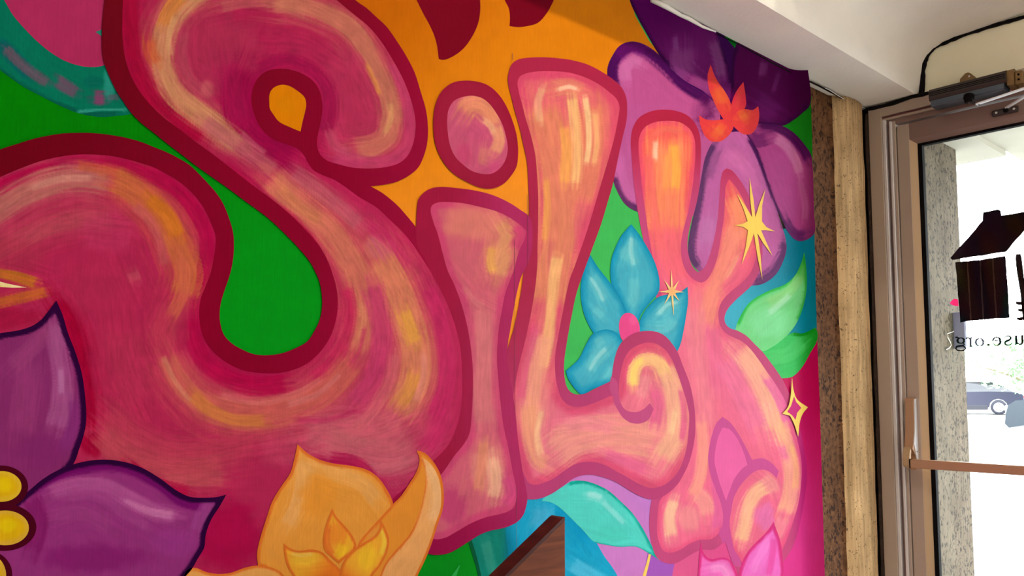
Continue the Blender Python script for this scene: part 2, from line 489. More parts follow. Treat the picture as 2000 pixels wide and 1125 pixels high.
def make_leaf(name, y0, y1):
    d = empty(name, (2.757, y1, 0)); d['kind'] = 'structure'
    inv = Matrix.Translation(d.location).inverted()
    def part(pname, bm, mat, parent=d, smooth=False):
        o = obj(pname, bm_mesh(bm, pname, smooth), mat, parent)
        o.matrix_parent_inverse = inv
        return o
    zt = 2.143
    for ya, yb in ((y1 - .039, y1), (y0, y0 + .039)):
        bm = bmesh.new(); add_box(bm, (2.757, ya, .012), (2.803, yb, zt), .0015, 1); part('stile', bm, M['alu'])
    bm = bmesh.new(); add_box(bm, (2.7572, y0 + .039, 2.088), (2.803, y1 - .039, zt), .0012, 1); part('top_rail', bm, M['alu_dark'])
    bm = bmesh.new(); add_box(bm, (2.7572, y0 + .039, .012), (2.803, y1 - .039, .25), .0012, 1); part('bottom_rail', bm, M['alu'])
    # sloped glazing stop: wedge bars
    ya, yb, za, zb = y0 + .039, y1 - .039, .25, 2.088
    s = .017
    def wedge(p, q, r_, t, pn, mat):
        bm = bmesh.new(); n = [bm.verts.new(v) for v in (p, q, r_, t)]
        back = [bm.verts.new((2.80, v[1], v[2])) for v in (p, q, r_, t)]
        bm.faces.new(n); bm.faces.new(back[::-1])
        for i in range(4): bm.faces.new((n[i], back[i], back[(i + 1) % 4], n[(i + 1) % 4]))
        part(pn, bm, mat)
    xo, xi = 2.7575, 2.777
    wedge((xo, yb, za), (xo, yb, zb), (xi, yb - s, zb - s * .8), (xi, yb - s, za + s), 'glazing_bead', M['alu_tan'])
    wedge((xo, ya, za), (xo, ya, zb), (xi, ya + s, zb - s * .8), (xi, ya + s, za + s), 'glazing_bead', M['alu_tan'])
    wedge((xo, ya, zb), (xo, yb, zb), (xi, yb - s, zb - s * .8), (xi, ya + s, zb - s * .8), 'glazing_bead', M['alu_dark'])
    wedge((xo, ya, za), (xo, yb, za), (xi, yb - s, za + s), (xi, ya + s, za + s), 'glazing_bead', M['alu_tan'])
    bm = bmesh.new()
    rect_ring(bm, 2.7785, 2.799, ya + s - .002, yb - s + .002, za + s - .004, zb - s * .8 + .004, .0155, .0125)
    part('gasket', bm, M['black'])
    bm = bmesh.new(); add_box(bm, (2.7865, ya + s + .008, za + s + .006), (2.7925, yb - s - .008, zb - s * .8 - .006)); g = part('glass_pane', bm, M['glass'])
    return d, g, inv
door_1, pane, inv1 = make_leaf('door_1', Y_HINGE, 1.112)
door_2, pane2, inv2 = make_leaf('door_2', -.80, Y_HINGE - .004)

frame = empty('trim_8', (2.74, 1.196, 0)); frame['kind'] = 'structure'
finv = Matrix.Translation(frame.location).inverted()
def fpart(n, lo, hi, mat, bev=.001):
    o = box(n, lo, hi, mat, frame, bev, None, 1); o.matrix_parent_inverse = finv; return o
for sgn in (0, 1):
    def m(y): return y if sgn == 0 else .175 * 2 - .002 - y - .002
    def fy(n, xa, ya, yb, za, zb, mat, xb=2.86):
        a, b = sorted((m(ya), m(yb))); return fpart(n, (xa, a, za), (xb, b, zb), mat)
    fy('jamb', 2.738, 1.1535, 1.1965, 0, 2.2235, M['alu'])
    fy('jamb_bead', 2.742, 1.1425, 1.1530, 0, 2.169, M['alu_light'])
    fy('jamb_groove', 2.757, 1.1315, 1.1423, 0, 2.160, M['alu_dark'])
    fy('jamb_bead', 2.744, 1.1235, 1.1313, 0, 2.160, M['alu_light'])
    fy('jamb_stop', 2.752, 1.1145, 1.1233, 0, 2.160, M['alu'])
yl, yr = .35 - 1.1535 - .004, 1.1533
fpart('backing', (2.7525, 1.197, 0), (2.862, 1.75, 2.2262), M['black'], 0)
fpart('head', (2.738, yl, 2.181), (2.86, yr, 2.2235), M['alu'])
fpart('head_strip', (2.747, yl, 2.1735), (2.86, yr, 2.1808), M['alu_red'])
fpart('head_bead', (2.742, yl, 2.1672), (2.86, yr, 2.1733), M['alu'])
fpart('head_groove', (2.754, yl, 2.150), (2.86, yr, 2.1670), M['alu_dark'])  # shadow under the head put into this darker brown
fpart('threshold', (2.74, yl, 0), (2.86, yr, .011), M['alu'])

# ---- push bar (a part of the door): lever housing, elbow, bar
bm = bmesh.new()
prof = [(2.7565, 1.243), (2.741, 1.241), (2.738, 1.228), (2.737, 1.17), (2.731, 1.128), (2.722, 1.096), (2.716, 1.082), (2.736, 1.064), (2.742, 1.045), (2.742, 1.015), (2.7565, 1.015)]
prism(bm, [(x, 1.1115, z) for x, z in prof], (0, -.0265, 0))
bmesh.ops.bevel(bm, geom=[e for e in bm.edges if e.calc_length() > .02 and abs(e.verts[0].co.y - e.verts[1].co.y) < 1e-5], offset=.0012, segments=1, affect='EDGES')
lev = obj('push_bar_housing', bm_mesh(bm, 'push_bar_housing'), M['bronze'], door_1); lev.matrix_parent_inverse = inv1
lev['label'] = 'bronze lever housing of the push bar'
bm = bmesh.new()
prof2 = [(2.7562, 1.240), (2.7405, 1.238), (2.7385, 1.17), (2.7335, 1.13), (2.7245, 1.098), (2.7380, 1.063), (2.7445, 1.044), (2.7445, 1.018), (2.7562, 1.018)]
prism(bm, [(x, 1.0848, z) for x, z in prof2], (0, -.0022, 0))
sp = obj('side_plate', bm_mesh(bm, 'side_plate'), M['steel'], door_1); sp.matrix_parent_inverse = inv1
sp['label'] = 'bright silver side plate of the push bar housing'
bm = bmesh.new()
lathe(bm, [(.0022, -.0005), (.0022, .001)], 10, 'Y', (2.744, 1.0822, 1.072))
sc_ = obj('screw', bm_mesh(bm, 'screw'), M['closer'], door_1); sc_.matrix_parent_inverse = inv1
# elbow: flat strap that leaves the housing and turns down into the bar
bm = bmesh.new()
el = [(2.716, 1.088), (2.708, 1.078), (2.702, 1.062), (2.700, 1.045), (2.702, 1.030), (2.706, 1.024)]
el_in = [(2.724, 1.081), (2.717, 1.073), (2.713, 1.060), (2.713, 1.049), (2.717, 1.043), (2.722, 1.040), (2.722, 1.024)]
prism(bm, [(x, 1.111, z) for x, z in el + el_in[::-1]], (0, -.021, 0))
bmesh.ops.bevel(bm, geom=[e for e in bm.edges if e.calc_length() > .004], offset=.0014, segments=2, affect='EDGES')
eo = obj('push_bar_elbow', bm_mesh(bm, 'push_bar_elbow'), M['alu_tan'], door_1); eo.matrix_parent_inverse = inv1
bm = bmesh.new()
add_box(bm, (2.699, .26, 1.0225), (2.724, 1.0885, 1.0505), .004, 3)
bo = obj('push_bar', bm_mesh(bm, 'push_bar'), M['bronze'], door_1); bo.matrix_parent_inverse = inv1
bo['label'] = 'bronze push bar across the glass door'
bm = bmesh.new()
add_box(bm, (2.6985, 1.0885, 1.022), (2.7245, 1.0903, 1.051), .0005, 1)
jo = obj('push_bar_joint', bm_mesh(bm, 'push_bar_joint'), M['black'], door_1); jo.matrix_parent_inverse = inv1
bm = bmesh.new()
prism(bm, [(x, Y_HINGE + .04, z) for x, z in prof], (0, -.03, 0))
lo_ = obj('push_bar_housing', bm_mesh(bm, 'push_bar_housing'), M['bronze'], door_1); lo_.matrix_parent_inverse = inv1

# ---- vinyl lettering on the outside of the glass, read from behind
XG = 2.7935
def decal(name, px, mat, dx=0.0):
    pts = [onX(x, y, XG + dx) for x, y in px]
    bm = bmesh.new(); prism(bm, pts, (.0006, 0, 0))
    o = obj(name, bm_mesh(bm, name), mat, pane)
    return o
rnd = random.Random(2)
def rough(px, amp=.7, step=9):
    out = []
    for (a, b), (c, d) in zip(px, px[1:] + px[:1]):
        n = max(1, int(math.hypot(c - a, d - b) / step))
        for k in range(n):
            t = k / n; w = amp if 0 < k else 0
            out.append((a + (c - a) * t + rnd.uniform(-w, w), b + (d - b) * t + rnd.uniform(-w, w)))
    return out
decal('house_roof', rough([(1856, 504), (1860, 507.5), (1965, 492), (2000, 451), (2036, 405), (2000, 413.5), (1956, 421), (1954, 411), (1949, 409), (1920, 414.5), (1919, 431), (1897, 457), (1871, 486)]), M['decal'])
edges = [((1866, 512), (1875.5, 630)), ((1891, 510), (1897.5, 626.5)), ((1915.5, 507.5), (1922, 624.5)), ((1940, 503.5), (1947.5, 622)), ((1964, 500), (1972, 621))]
for k in range(4):
    (a, b), (c, d) = edges[k]; (e, f), (g, h) = edges[k + 1]
    r = 0 if k == 3 else 2.6
    decal('house_wall_board', rough([(a, b), (e - r, f), (g - r, h), (c, d)], .5), M['decal'])
    if k < 3:
        decal('house_wall_line', [(e - r - 2, f + .6), (e + 2, f), (g + 2, h - .6), (g - r - 2, h)], M['decal_brown'], .0007)
decal('heart', [(1854.5, 592), (1857.5, 589), (1860.5, 585.5), (1864.5, 583.5), (1868.6, 584.5), (1871.0, 585), (1872.2, 598), (1866, 597.5), (1859, 595.5)], M['decal_pink'])

def stroke_decal(name, pts, w, mat):
    """flat vinyl stroke of width w (pixels) along pts"""
    L, Rr = [], []
    n = len(pts)
    for i, p in enumerate(pts):
        a = pts[max(i - 1, 0)]; b = pts[min(i + 1, n - 1)]
        tx, ty = b[0] - a[0], b[1] - a[1]; l = math.hypot(tx, ty) or 1
        ww = (w[i] if isinstance(w, (list, tuple)) else w) / 2
        L.append((p[0] - ty / l * ww, p[1] + tx / l * ww)); Rr.append((p[0] + ty / l * ww, p[1] - tx / l * ww))
    bm = bmesh.new()
    A = [bm.verts.new(onX(*p, XG)) for p in L]; B = [bm.verts.new(onX(*p, XG)) for p in Rr]
    A2 = [bm.verts.new(onX(*p, XG) + Vector((.0006, 0, 0))) for p in L]; B2 = [bm.verts.new(onX(*p, XG) + Vector((.0006, 0, 0))) for p in Rr]
    for i in range(n - 1):
        bm.faces.new((A[i], A[i + 1], B[i + 1], B[i])); bm.faces.new((A2[i], B2[i], B2[i + 1], A2[i + 1]))
        bm.faces.new((A[i], A2[i], A2[i + 1], A[i + 1])); bm.faces.new((B[i], B[i + 1], B2[i + 1], B2[i]))
    bm.faces.new((A[0], B[0], B2[0], A2[0])); bm.faces.new((A[-1], A2[-1], B2[-1], B[-1]))
    return bm_mesh(bm, name)
def join_decal(name, meshes, mat):
    bm = bmesh.new()
    for me in meshes: bm.from_mesh(me); bpy.data.meshes.remove(me)
    me = bpy.data.meshes.new(name); bm.to_mesh(me); bm.free()
    o = obj(name, me, mat, pane)
    return o
def arc(cx, cy, rx, ry, a0, a1, n=14):
    return [(cx + rx * math.cos(math.radians(a0 + (a1 - a0) * k / n)), cy + ry * math.sin(math.radians(a0 + (a1 - a0) * k / n))) for k in range(n + 1)]
S = stroke_decal
T = lambda sx, pts: pts
# script stroke cut by the picture's edge
join_decal('script_letter', [
    S('s', [(1988.5, 496), (1989.5, 505), (1991.5, 525), (1995, 550), (1998, 570), (2000, 588), (2001, 606), (2003, 626)], [9, 12.5, 13, 12, 11, 11, 11, 8], None),
    S('s', [(1984, 591), (1990, 592.5), (2002, 592)], [5, 7, 7], None), S('s', [(1988, 605), (1994, 606), (2003, 604)], [4, 6, 6], None),
    S('s', [(1986, 622), (1993, 623), (2004, 620)], [4.5, 6.5, 6], None)], M['decal'])
# g r o . e s u   (mirrored, serif book face)
join_decal('letter_g', [S('g', arc(1876.5, 665.2, 6.6, 5.2, 0, 360, 20), [4.4, 4.2, 3.6, 2.8, 2.2, 2.0, 2.2, 2.8, 3.6, 4.2, 4.4, 4.2, 3.6, 2.8, 2.2, 2.0, 2.2, 2.8, 3.6, 4.2, 4.4], None),
    S('g', [(1873, 660.5), (1869.5, 658.6), (1866, 659.2)], [2, 2.6, 3.6], None),
    S('g', [(1880.5, 669.5), (1883.5, 672.5), (1881, 675), (1874, 675.8), (1868.5, 677), (1866.8, 680.5), (1869.5, 683.8), (1876, 685), (1883, 684), (1886, 681), (1884, 677.5), (1880, 675.2)], [2, 2.6, 3.4, 3.8, 3.6, 3.2, 2.6, 2.2, 2.6, 3, 2.6, 2], None)], M['decal'])
join_decal('letter_r', [S('r', [(1895.2, 659), (1895.8, 677)], 4.6, None), S('r', [(1891.8, 677.6), (1899.4, 676.6)], 1.8, None), S('r', [(1899, 659), (1895, 660)], 1.8, None),
    S('r', [(1894.5, 663.5), (1891.5, 660), (1888.6, 659.8), (1887.2, 662.5)], [1.6, 2.4, 3.6, 4.2], None)], M['decal_reflection'])
join_decal('letter_o', [S('o', arc(1913.2, 668.4, 7.4, 7.6, 0, 360, 20), [4.6, 4.4, 3.8, 3, 2.2, 2.0, 2.2, 3, 3.8, 4.4, 4.6, 4.4, 3.8, 3, 2.2, 2.0, 2.2, 3, 3.8, 4.4, 4.6], None)], M['decal_reflection'])
decal('full_stop', [(1930.5 + 2.6 * math.cos(k * math.pi / 6), 673.4 + 2.5 * math.sin(k * math.pi / 6)) for k in range(12)], M['decal'])
join_decal('letter_e', [S('e', arc(1946.4, 666.5, 7.4, 8, -10, -180, 12) + arc(1946.4, 666.5, 7.4, 8, 180, 20, 12)[0:0], [4.4] * 3 + [3.4, 2.6, 2.2, 2.2, 2.4, 2.8, 3.2, 3.4, 3.2, 2.8], None),
    S('e', arc(1946.4, 666.5, 7.4, 8.2, -10, 150, 14), [4.6, 4.6, 4.6, 4.4, 4, 3.6, 3, 2.6, 2.4, 2.2, 2.0, 1.8, 1.8, 1.6, 1.6], None),
    S('e', [(1938.6, 666.4), (1953.4, 664.8)], 1.9, None)], M['decal'])
join_decal('letter_s', [S('s', [(1962.3, 661.5), (1962.6, 658.6), (1966, 656.6), (1970.5, 656.2), (1974, 658.2), (1974.2, 661.6), (1970.5, 664.4), (1966, 666), (1962.8, 668.6), (1963, 672), (1966.6, 674), (1971, 674), (1975, 672.4), (1976, 669.2)], [1.6, 2, 2.2, 2.6, 3.4, 3.6, 4, 4.2, 3.8, 3.4, 2.6, 2.2, 2.2, 1.8], None)], M['decal'])
join_decal('letter_u', [S('u', [(1996.6, 655), (1997, 668), (1995.4, 671.6), (1991.5, 672.6), (1988, 670.8), (1985.8, 667.8)], [4.4, 4.2, 3.6, 3, 2.4, 2], None),
    S('u', [(1984.4, 655.6), (1985.2, 672.6)], 4.4, None), S('u', [(1999.4, 655), (1995.6, 655.6)], 1.8, None), S('u', [(1987.2, 655.8), (1983.4, 656.4)], 1.8, None), S('u', [(1985, 672.4), (1981.6, 672.8)], 1.8, None)], M['decal'])

# ------------------------------------------------------------------ door closer on the frame head
cl = tag(empty('door_closer', (2.70, .89, 2.205)), 'dark bronze overhead door closer with steel arm above the glass door', 'door closer')
cinv = Matrix.Translation(cl.location).inverted()
def cpart(n, bm, mat, parent=cl, smooth=False, label=None):
    o = obj(n, bm_mesh(bm, n, smooth), mat, parent)
    if parent is cl: o.matrix_parent_inverse = cinv
    if label: o['label'] = label
    return o
yA, yB = onX(1814, 190, 2.684).y, onX(1964, 150, 2.684).y
DZ = onX(1816, 209, 2.688).z - 2.177
bm = bmesh.new()
sec = [(2.7385, 2.232), (2.700, 2.236), (2.689, 2.232), (2.684, 2.224), (2.683, 2.205), (2.686, 2.196), (2.7385, 2.193)]
fs = prism(bm, [(x, yA, z + DZ) for x, z in sec], (0, yB - yA, 0))
cpart('body', bm, M['closer'])
bm = bmesh.new()
sec2 = [(2.7385, 2.1928), (2.6865, 2.1952), (2.6875, 2.181), (2.691, 2.177), (2.7385, 2.177)]
prism(bm, [(x, yA - .004, z + DZ) for x, z in sec2], (0, yB - yA + .010, 0))
cpart('cover_plate', bm, M['closer_blue'])
for k in range(3):
    bm = bmesh.new(); z = 2.2095 + DZ + k * .0055
    add_box(bm, (2.6822, yB + .002, z), (2.684, yA - .002, z + .0016)); cpart('groove_line', bm, M['black'])
bm = bmesh.new()
sec3 = [(2.7385, 2.2335), (2.704, 2.2365), (2.692, 2.231), (2.694, 2.188), (2.7385, 2.183)]
prism(bm, [(x, yB - .0004, z + DZ) for x, z in sec3], (0, -.018, 0))
cpart('end_cap', bm, M['closer_gold'], label='worn bronze end cap of the closer')
bm = bmesh.new(); add_box(bm, (2.700, yB - .040, 2.187 + DZ), (2.7385, yB - .0186, 2.226 + DZ), .002, 1)
cb = cpart('end_block', bm, M['closer_gold'])
for z in (2.2145 + DZ, 2.1995 + DZ):
    bm = bmesh.new(); lathe(bm, [(.0032, 2.6985), (.0032, 2.7002)], 12, 'X', (0, yB - .0295, z)); cpart('screw', bm, M['black'], cb)
bm = bmesh.new()
prism(bm, [(q.x, q.y, q.z) for q in [onX(x, y, 2.739) for x, y in ((1875, 166), (1876, 155), (1886, 144), (1892, 142), (1897, 144), (1906, 151), (1906, 166))]], (-.004, 0, 0))
br = cpart('mounting_lug', bm, M['closer_gold'])
bm = bmesh.new(); lathe(bm, [(.003, 2.7335), (.003, 2.7349)], 10, 'X', (0, onX(1893, 149, 2.7345).y, onX(1893, 149, 2.7345).z)); cpart('screw', bm, M['alu_light'], br)
# spindle and arm
sp0 = onX(1891, 191, 2.676)
bm = bmesh.new(); lathe(bm, [(.008, sp0.z + .013), (.0125, sp0.z + .010), (.0135, sp0.z), (.011, sp0.z - .006), (.011, sp0.z - .013), (.006, sp0.z - .017)], 14, 'Z', (2.676, sp0.y, 0)); cpart('spindle', bm, M['black'], smooth=True)
bm = bmesh.new(); add_box(bm, (2.6745, sp0.y - .014, sp0.z - .006), (2.692, sp0.y + .014, sp0.z + .012), .004, 2); cpart('spindle_bracket', bm, M['black'])
def bar(bm, a, b, w, h):
    t = (b - a).normalized(); s = t.cross(Vector((0, 0, 1))).normalized() * w / 2; u = Vector((0, 0, h / 2))
    prism(bm, [a + s + u, a - s + u, a - s - u, a + s - u], b - a)
a0, a1 = onX(1907, 204, 2.672), onX(2060, 153, 2.655)
bm = bmesh.new(); bar(bm, a0, a1, .012, .0042)
cpart('arm', bm, M['steel'], label='bright steel arm of the closer')
bm = bmesh.new(); bar(bm, Vector((2.676, sp0.y + .004, sp0.z - .013)), a0 + Vector((.002, -.008, 0)), .014, .006); cpart('arm_joint', bm, M['closer'])
shc = onX(1964, 218, 2.7568)
bm = bmesh.new(); bar(bm, a1, Vector((2.742, shc.y - .006, shc.z + .006)), .009, .005); cpart('forearm', bm, M['steel'])
bm = bmesh.new(); add_box(bm, (2.7455, shc.y - .036, shc.z - .0095), (2.7568, shc.y + .036, shc.z + .0095), .004, 2); sh = cpart('arm_shoe', bm, M['closer'])
bm = bmesh.new(); lathe(bm, [(.0065, 2.7385), (.0075, 2.742), (.0075, 2.7453)], 12, 'X', (0, shc.y - .004, shc.z)); cpart('shoe_pivot', bm, M['black'], sh)
for y in (shc.y + .022, shc.y - .026):
    bm = bmesh.new(); lathe(bm, [(.0032, 2.7438), (.0035, 2.7454)], 10, 'X', (0, y, shc.z - .0005)); cpart('screw', bm, M['alu_light'], sh)

# ------------------------------------------------------------------ wooden guard beside the stair, only its upper corner shows
gu = tag(empty('stair_guard', (.98, .955, 0)), 'brown wooden guard panel with dark sloping cap in front of the painted wall', 'stair guard')
ginv = Matrix.Translation(gu.location).inverted()
yf, yb_ = .950, .979
tip, low = onY(1101, 1012, yf), onY(986, 1126, yf)
sl = (low.z - tip.z) / (low.x - tip.x)
xr = onY(1104, 1126, yf).x
x_low = tip.x - (tip.z - .03) / sl
bm = bmesh.new()
prism(bm, [(xr, yf, 0), (xr - .0005, yf, tip.z - .004), (xr - .006, yf, tip.z - .004 - .006 * sl), (x_low, yf, .026), (x_low, yf, 0)], (0, yb_ - yf, 0))
o = obj('panel', bm_mesh(bm, 'panel'), M['wood'], gu); o.matrix_parent_inverse = ginv
bm = bmesh.new()
t = .0035
prism(bm, [(xr - .0005, yf - .0005, tip.z - .0035), (xr - .0008, yf - .0005, tip.z + .0015), (xr - .006, yf - .0005, tip.z + .0015 - .003 * sl), (x_low, yf - .0005, .026 + t), (x_low, yf - .0005, .0264)][::-1], (0, yb_ - yf + .001, 0))
o = obj('cap', bm_mesh(bm, 'cap'), M['wood_dark'], gu); o.matrix_parent_inverse = ginv  # darker brown than the panel below
o['label'] = 'dark sloping cap of the guard'
# ------------------------------------------------------------------ outside: box on the pier, squiggle standing for a glass reflection, cars, tree
bx = tag(empty('meter_box', (3.50, 1.19, 1.40)), 'pale grey metal box fixed to the outdoor concrete pier', 'box')
binv = Matrix.Translation(bx.location).inverted()
p0, p1 = onY(1861, 610, 1.196), onY(1889, 681, 1.155)
M['box'] = plain('grey_box_paint', (146, 146, 174), .5)
o = box('body', (p0.x, 1.155, p1.z), (p1.x, 1.1985, p0.z), M['box'], bx, .004); o.matrix_parent_inverse = binv
xm = (p0.x + p1.x) / 2
o = box('door_seam', (xm - .003, 1.1535, p1.z + .01), (xm + .003, 1.1552, p0.z - .01), M['closer_blue'], bx); o.matrix_parent_inverse = binv
bm = bmesh.new()
wp = [(1869, 644), (1861, 648), (1850, 652), (1851, 659), (1856, 668), (1858, 674), (1855, 679), (1848, 683)]
tube(bm, [onY(x, y, 1.196) for x, y in wp], .0017, 6)  # thin tube standing in for a pale reflection in the glass
o = obj('glass_reflection', bm_mesh(bm, 'glass_reflection'), M['white_cord'], bx); o.matrix_parent_inverse = binv

def make_car(name, loc, heading, paint, label, length=4.5, ride=0.0):
    root = tag(empty(name, loc), label, 'car')
    L = length; W = 1.78
    # body: side outline, tumblehome by lofting three widths
    low = [(-L / 2, .32), (-L / 2 + .03, .55), (-L / 2 + .10, .78), (-L / 2 + .30, .90), (-L / 2 + 1.0, .96), (L / 2 - 1.3, 1.0), (L / 2 - .35, .98), (L / 2 - .05, .88), (L / 2, .60), (L / 2 - .02, .30)]
    def arch(cx):
        return [(cx + .37 * math.cos(a), .31 + .37 * math.sin(a)) for a in [math.radians(d) for d in (0, 30, 60, 90, 120, 150, 180)]]
    fx, rx = -L / 2 + .92, L / 2 - .98
    bottom = [(L / 2 - .1, .20)] + [(x, max(z, .20)) for x, z in arch(rx)] + [(x, max(z, .20)) for x, z in arch(fx)] + [(-L / 2 + .1, .22)]
    outline = low + bottom
    bm = bmesh.new(); rings = []
    for y, s in ((-W / 2, .97), (-W / 2 + .06, 1.0), (W / 2 - .06, 1.0), (W / 2, .97)):
        rings.append([bm.verts.new((x * (1 if abs(y) < W / 2 - .01 else .985), y, z)) for x, z in outline])
    k = len(outline)
    for a, b in zip(rings[:-1], rings[1:]):
        for j in range(k): bm.faces.new((a[j], a[(j + 1) % k], b[(j + 1) % k], b[j]))
    bm.faces.new(rings[0][::-1]); bm.faces.new(rings[-1])
    obj('body', bm_mesh(bm, 'body'), paint, root)
    cab = [(-L / 2 + 1.05, .95), (-L / 2 + 1.75, 1.38), (-L / 2 + 2.2, 1.44), (L / 2 - 1.25, 1.42), (L / 2 - .75, 1.22), (L / 2 - .40, .97)]
    bm = bmesh.new(); rings = []
    for y, sc in ((-W / 2 + .05, 0), (-W / 2 + .2, 1), (W / 2 - .2, 1), (W / 2 - .05, 0)):
        rings.append([bm.verts.new((x, y if z < 1.0 else math.copysign(min(abs(y), W / 2 - .2), y), .95 + (z - .95) * (.04 + .96 * sc if sc else .9))) for x, z in cab])
    for a, b in zip(rings[:-1], rings[1:]):
        for j in range(len(cab)): bm.faces.new((a[j], a[(j + 1) % len(cab)], b[(j + 1) % len(cab)], b[j]))
    bm.faces.new(rings[0][::-1]); bm.faces.new(rings[-1])
    obj('cabin', bm_mesh(bm, 'cabin'), M['car_glass'], root)
    bm = bmesh.new()
    prism(bm, [(-L / 2 + 1.72, -.62, 1.385), (-L / 2 + 2.2, -.66, 1.45), (L / 2 - 1.25, -.66, 1.43), (L / 2 - 1.05, -.62, 1.36)], (0, 1.28, 0))
    obj('roof', bm_mesh(bm, 'roof'), paint, root)
    for x in (fx, rx):
        for y in (-W / 2 + .10, W / 2 - .10):
            bm = bmesh.new(); lathe(bm, [(.22, -.10), (.30, -.10), (.315, -.07), (.315, .07), (.30, .10), (.22, .10)], 24, 'Y', (x, y, .315))
            w = obj('wheel', bm_mesh(bm, 'wheel', True), M['tyre'], root)
            bm = bmesh.new(); s = math.copysign(1, y)
            lathe(bm, [(.215, s * .085), (.20, s * .104), (.06, s * .108)], 20, 'Y', (x, y, .315))
            obj('hubcap', bm_mesh(bm, 'hubcap'), M['hub'], w)
            for q in range(5):
                a = 2 * math.pi * q / 5
                bm = bmesh.new(); lathe(bm, [(.026, s * .1055), (.026, s * .1095)], 8, 'Y', (x + .13 * math.cos(a), y, .315 + .13 * math.sin(a)))
                obj('hub_slot', bm_mesh(bm, 'hub_slot'), M['tyre'], w)
    for y in (-.68, .68):
        bm = bmesh.new(); add_box(bm, (-L / 2 + .02, y - .2, .62), (-L / 2 + .22, y + .2, .78), .04, 2); obj('headlight', bm_mesh(bm, 'headlight'), M['hub'], root)
        bm = bmesh.new(); add_box(bm, (L / 2 - .16, y - .18, .66), (L / 2 - .005, y + .18, .84), .03, 2); obj('tail_light', bm_mesh(bm, 'tail_light'), M['tail'], root)
    bm = bmesh.new(); add_box(bm, (-L / 2 - .03, -.8, .26), (-L / 2 + .2, .8, .46), .05, 2); add = obj('bumper', bm_mesh(bm, 'bumper'), M['trim_and_shade'], root)
    bm = bmesh.new(); add_box(bm, (fx + .42, -W / 2 - .012, .2), (rx - .42, -W / 2 + .05, .42), .02, 1); add_box(bm, (fx + .42, W / 2 - .05, .2), (rx - .42, W / 2 + .012, .42), .02, 1)
    o = obj('side_shade_strip', bm_mesh(bm, 'side_shade_strip'), M['trim_and_shade'], root); o['kind'] = 'stuff'  # dark strip in place of shade and reflection on the lower doors
    for y in (-W / 2 - .08, W / 2 + .08):
        bm = bmesh.new(); add_box(bm, (-L / 2 + 1.5, y - .09, .95), (-L / 2 + 1.62, y + .09, 1.07), .03, 2); obj('wing_mirror', bm_mesh(bm, 'wing_mirror'), paint, root)
    root.rotation_euler = (0, 0, heading)
    return root
M['car_dark'] = plain('dark_blue_car_paint', (13, 15, 38), .3, metal=.2)
M['car_teal'] = plain('blue_grey_car_paint', (9, 24, 34), .3, metal=.3)
M['car_glass'] = plain('car_window', (14, 18, 26), .1)
M['tyre'] = plain('tyre_rubber', (18, 20, 34), .8)
M['hub'] = plain('hub_silver', (215, 220, 225), .35, metal=.4)
M['tail'] = plain('tail_lens', (140, 20, 24), .3)
M['trim_and_shade'] = plain('car_trim_and_shade', (10, 12, 26), .6)
def gz(x): return -.02 + (x - 2.97) / 157.03 * 1.02
def ground_hit(px, py):
    d = ray(px, py)
    s = 1.02 / 157.03
    t = (-.02 - 2.97 * s - CAM_Z) / (d[2] - s * d[0])
    return Vector((d[0] * t, d[1] * t, CAM_Z + d[2] * t))
def place_car(name, px, py, paint, label, turn, along, **kw):
    p = ground_hit(px, py)
    view = math.atan2(p.y, p.x)
    h = view + math.pi / 2 + turn           # local -x (front) points to the picture's right when turn is 0
    c = p + Vector((math.cos(h), math.sin(h), 0)) * along
    r = make_car(name, (c.x, c.y, gz(c.x)), h, paint, label, **kw)
    return r
# the first shows its far wheel beside the pier, the second only its nose
place_car('car', 1953, 809, M['car_dark'], 'dark blue car parked furthest out, one wheel seen past the pier', math.pi, -1.30)
place_car('car', 1976, 849, M['car_teal'], 'blue grey car nearer the door, only its nose in view', math.pi * 2 - .55 - math.pi, 2.6)

# tree beyond the parked cars: trunk, limbs and leaf sprays
def make_tree(loc, h, spread, label, seed):
    rnd = random.Random(seed)
    root = tag(empty('tree', loc), label, 'tree')
    bm = bmesh.new()
    tube(bm, [(0, 0, 0), (.05, 0, h * .25), (-.05, .05, h * .5), (0, 0, h * .8)], [.16, .13, .10, .04], 8)
    for k in range(7):
        a = k * 2.4; z = h * (.35 + .07 * k)
        tube(bm, [(0, 0, z), (math.cos(a) * spread * .4, math.sin(a) * spread * .4, z + .4), (math.cos(a) * spread * .8, math.sin(a) * spread * .8, z + .7)], [.06, .04, .015], 6)
    obj('trunk', bm_mesh(bm, 'trunk', True), M['bark'], root)
    vs, fs = [], []
    for k in range(2600):
        u, v = rnd.uniform(-1, 1), rnd.uniform(0, 2 * math.pi); r = rnd.random() ** .5
        s = math.sqrt(1 - u * u)
        c = Vector((spread * r * s * math.cos(v), spread * r * s * math.sin(v), h * .66 + h * .34 * r * u))
        if math.sin(c.x * 3.1 + seed) + math.sin(c.y * 2.7) + math.sin(c.z * 3.3) < -.5: continue
        a = Vector((rnd.gauss(0, 1), rnd.gauss(0, 1), rnd.gauss(0, 1))).normalized(); b = a.orthogonal().normalized()
        l, w = rnd.uniform(.10, .20), rnd.uniform(.04, .07)
        i = len(vs); vs += [c - a * l, c + b * w, c + a * l, c - b * w]; fs.append((i, i + 1, i + 2, i + 3))
    o = obj('foliage', mesh_from('foliage', vs, fs), M['leaf'], root); o['kind'] = 'stuff'
    return root
M['bark'] = plain('bark', (120, 104, 88), .9, noise=.2)
M['leaf'] = plain('pale_green_leaf', (120, 190, 110), .6)
p = ray(2016, 690); p = p / p[0] * 34
make_tree((34, p[1], gz(34)), 3.1, 2.6, 'pale green tree beyond the lot, seen through the door below the web address', 5)
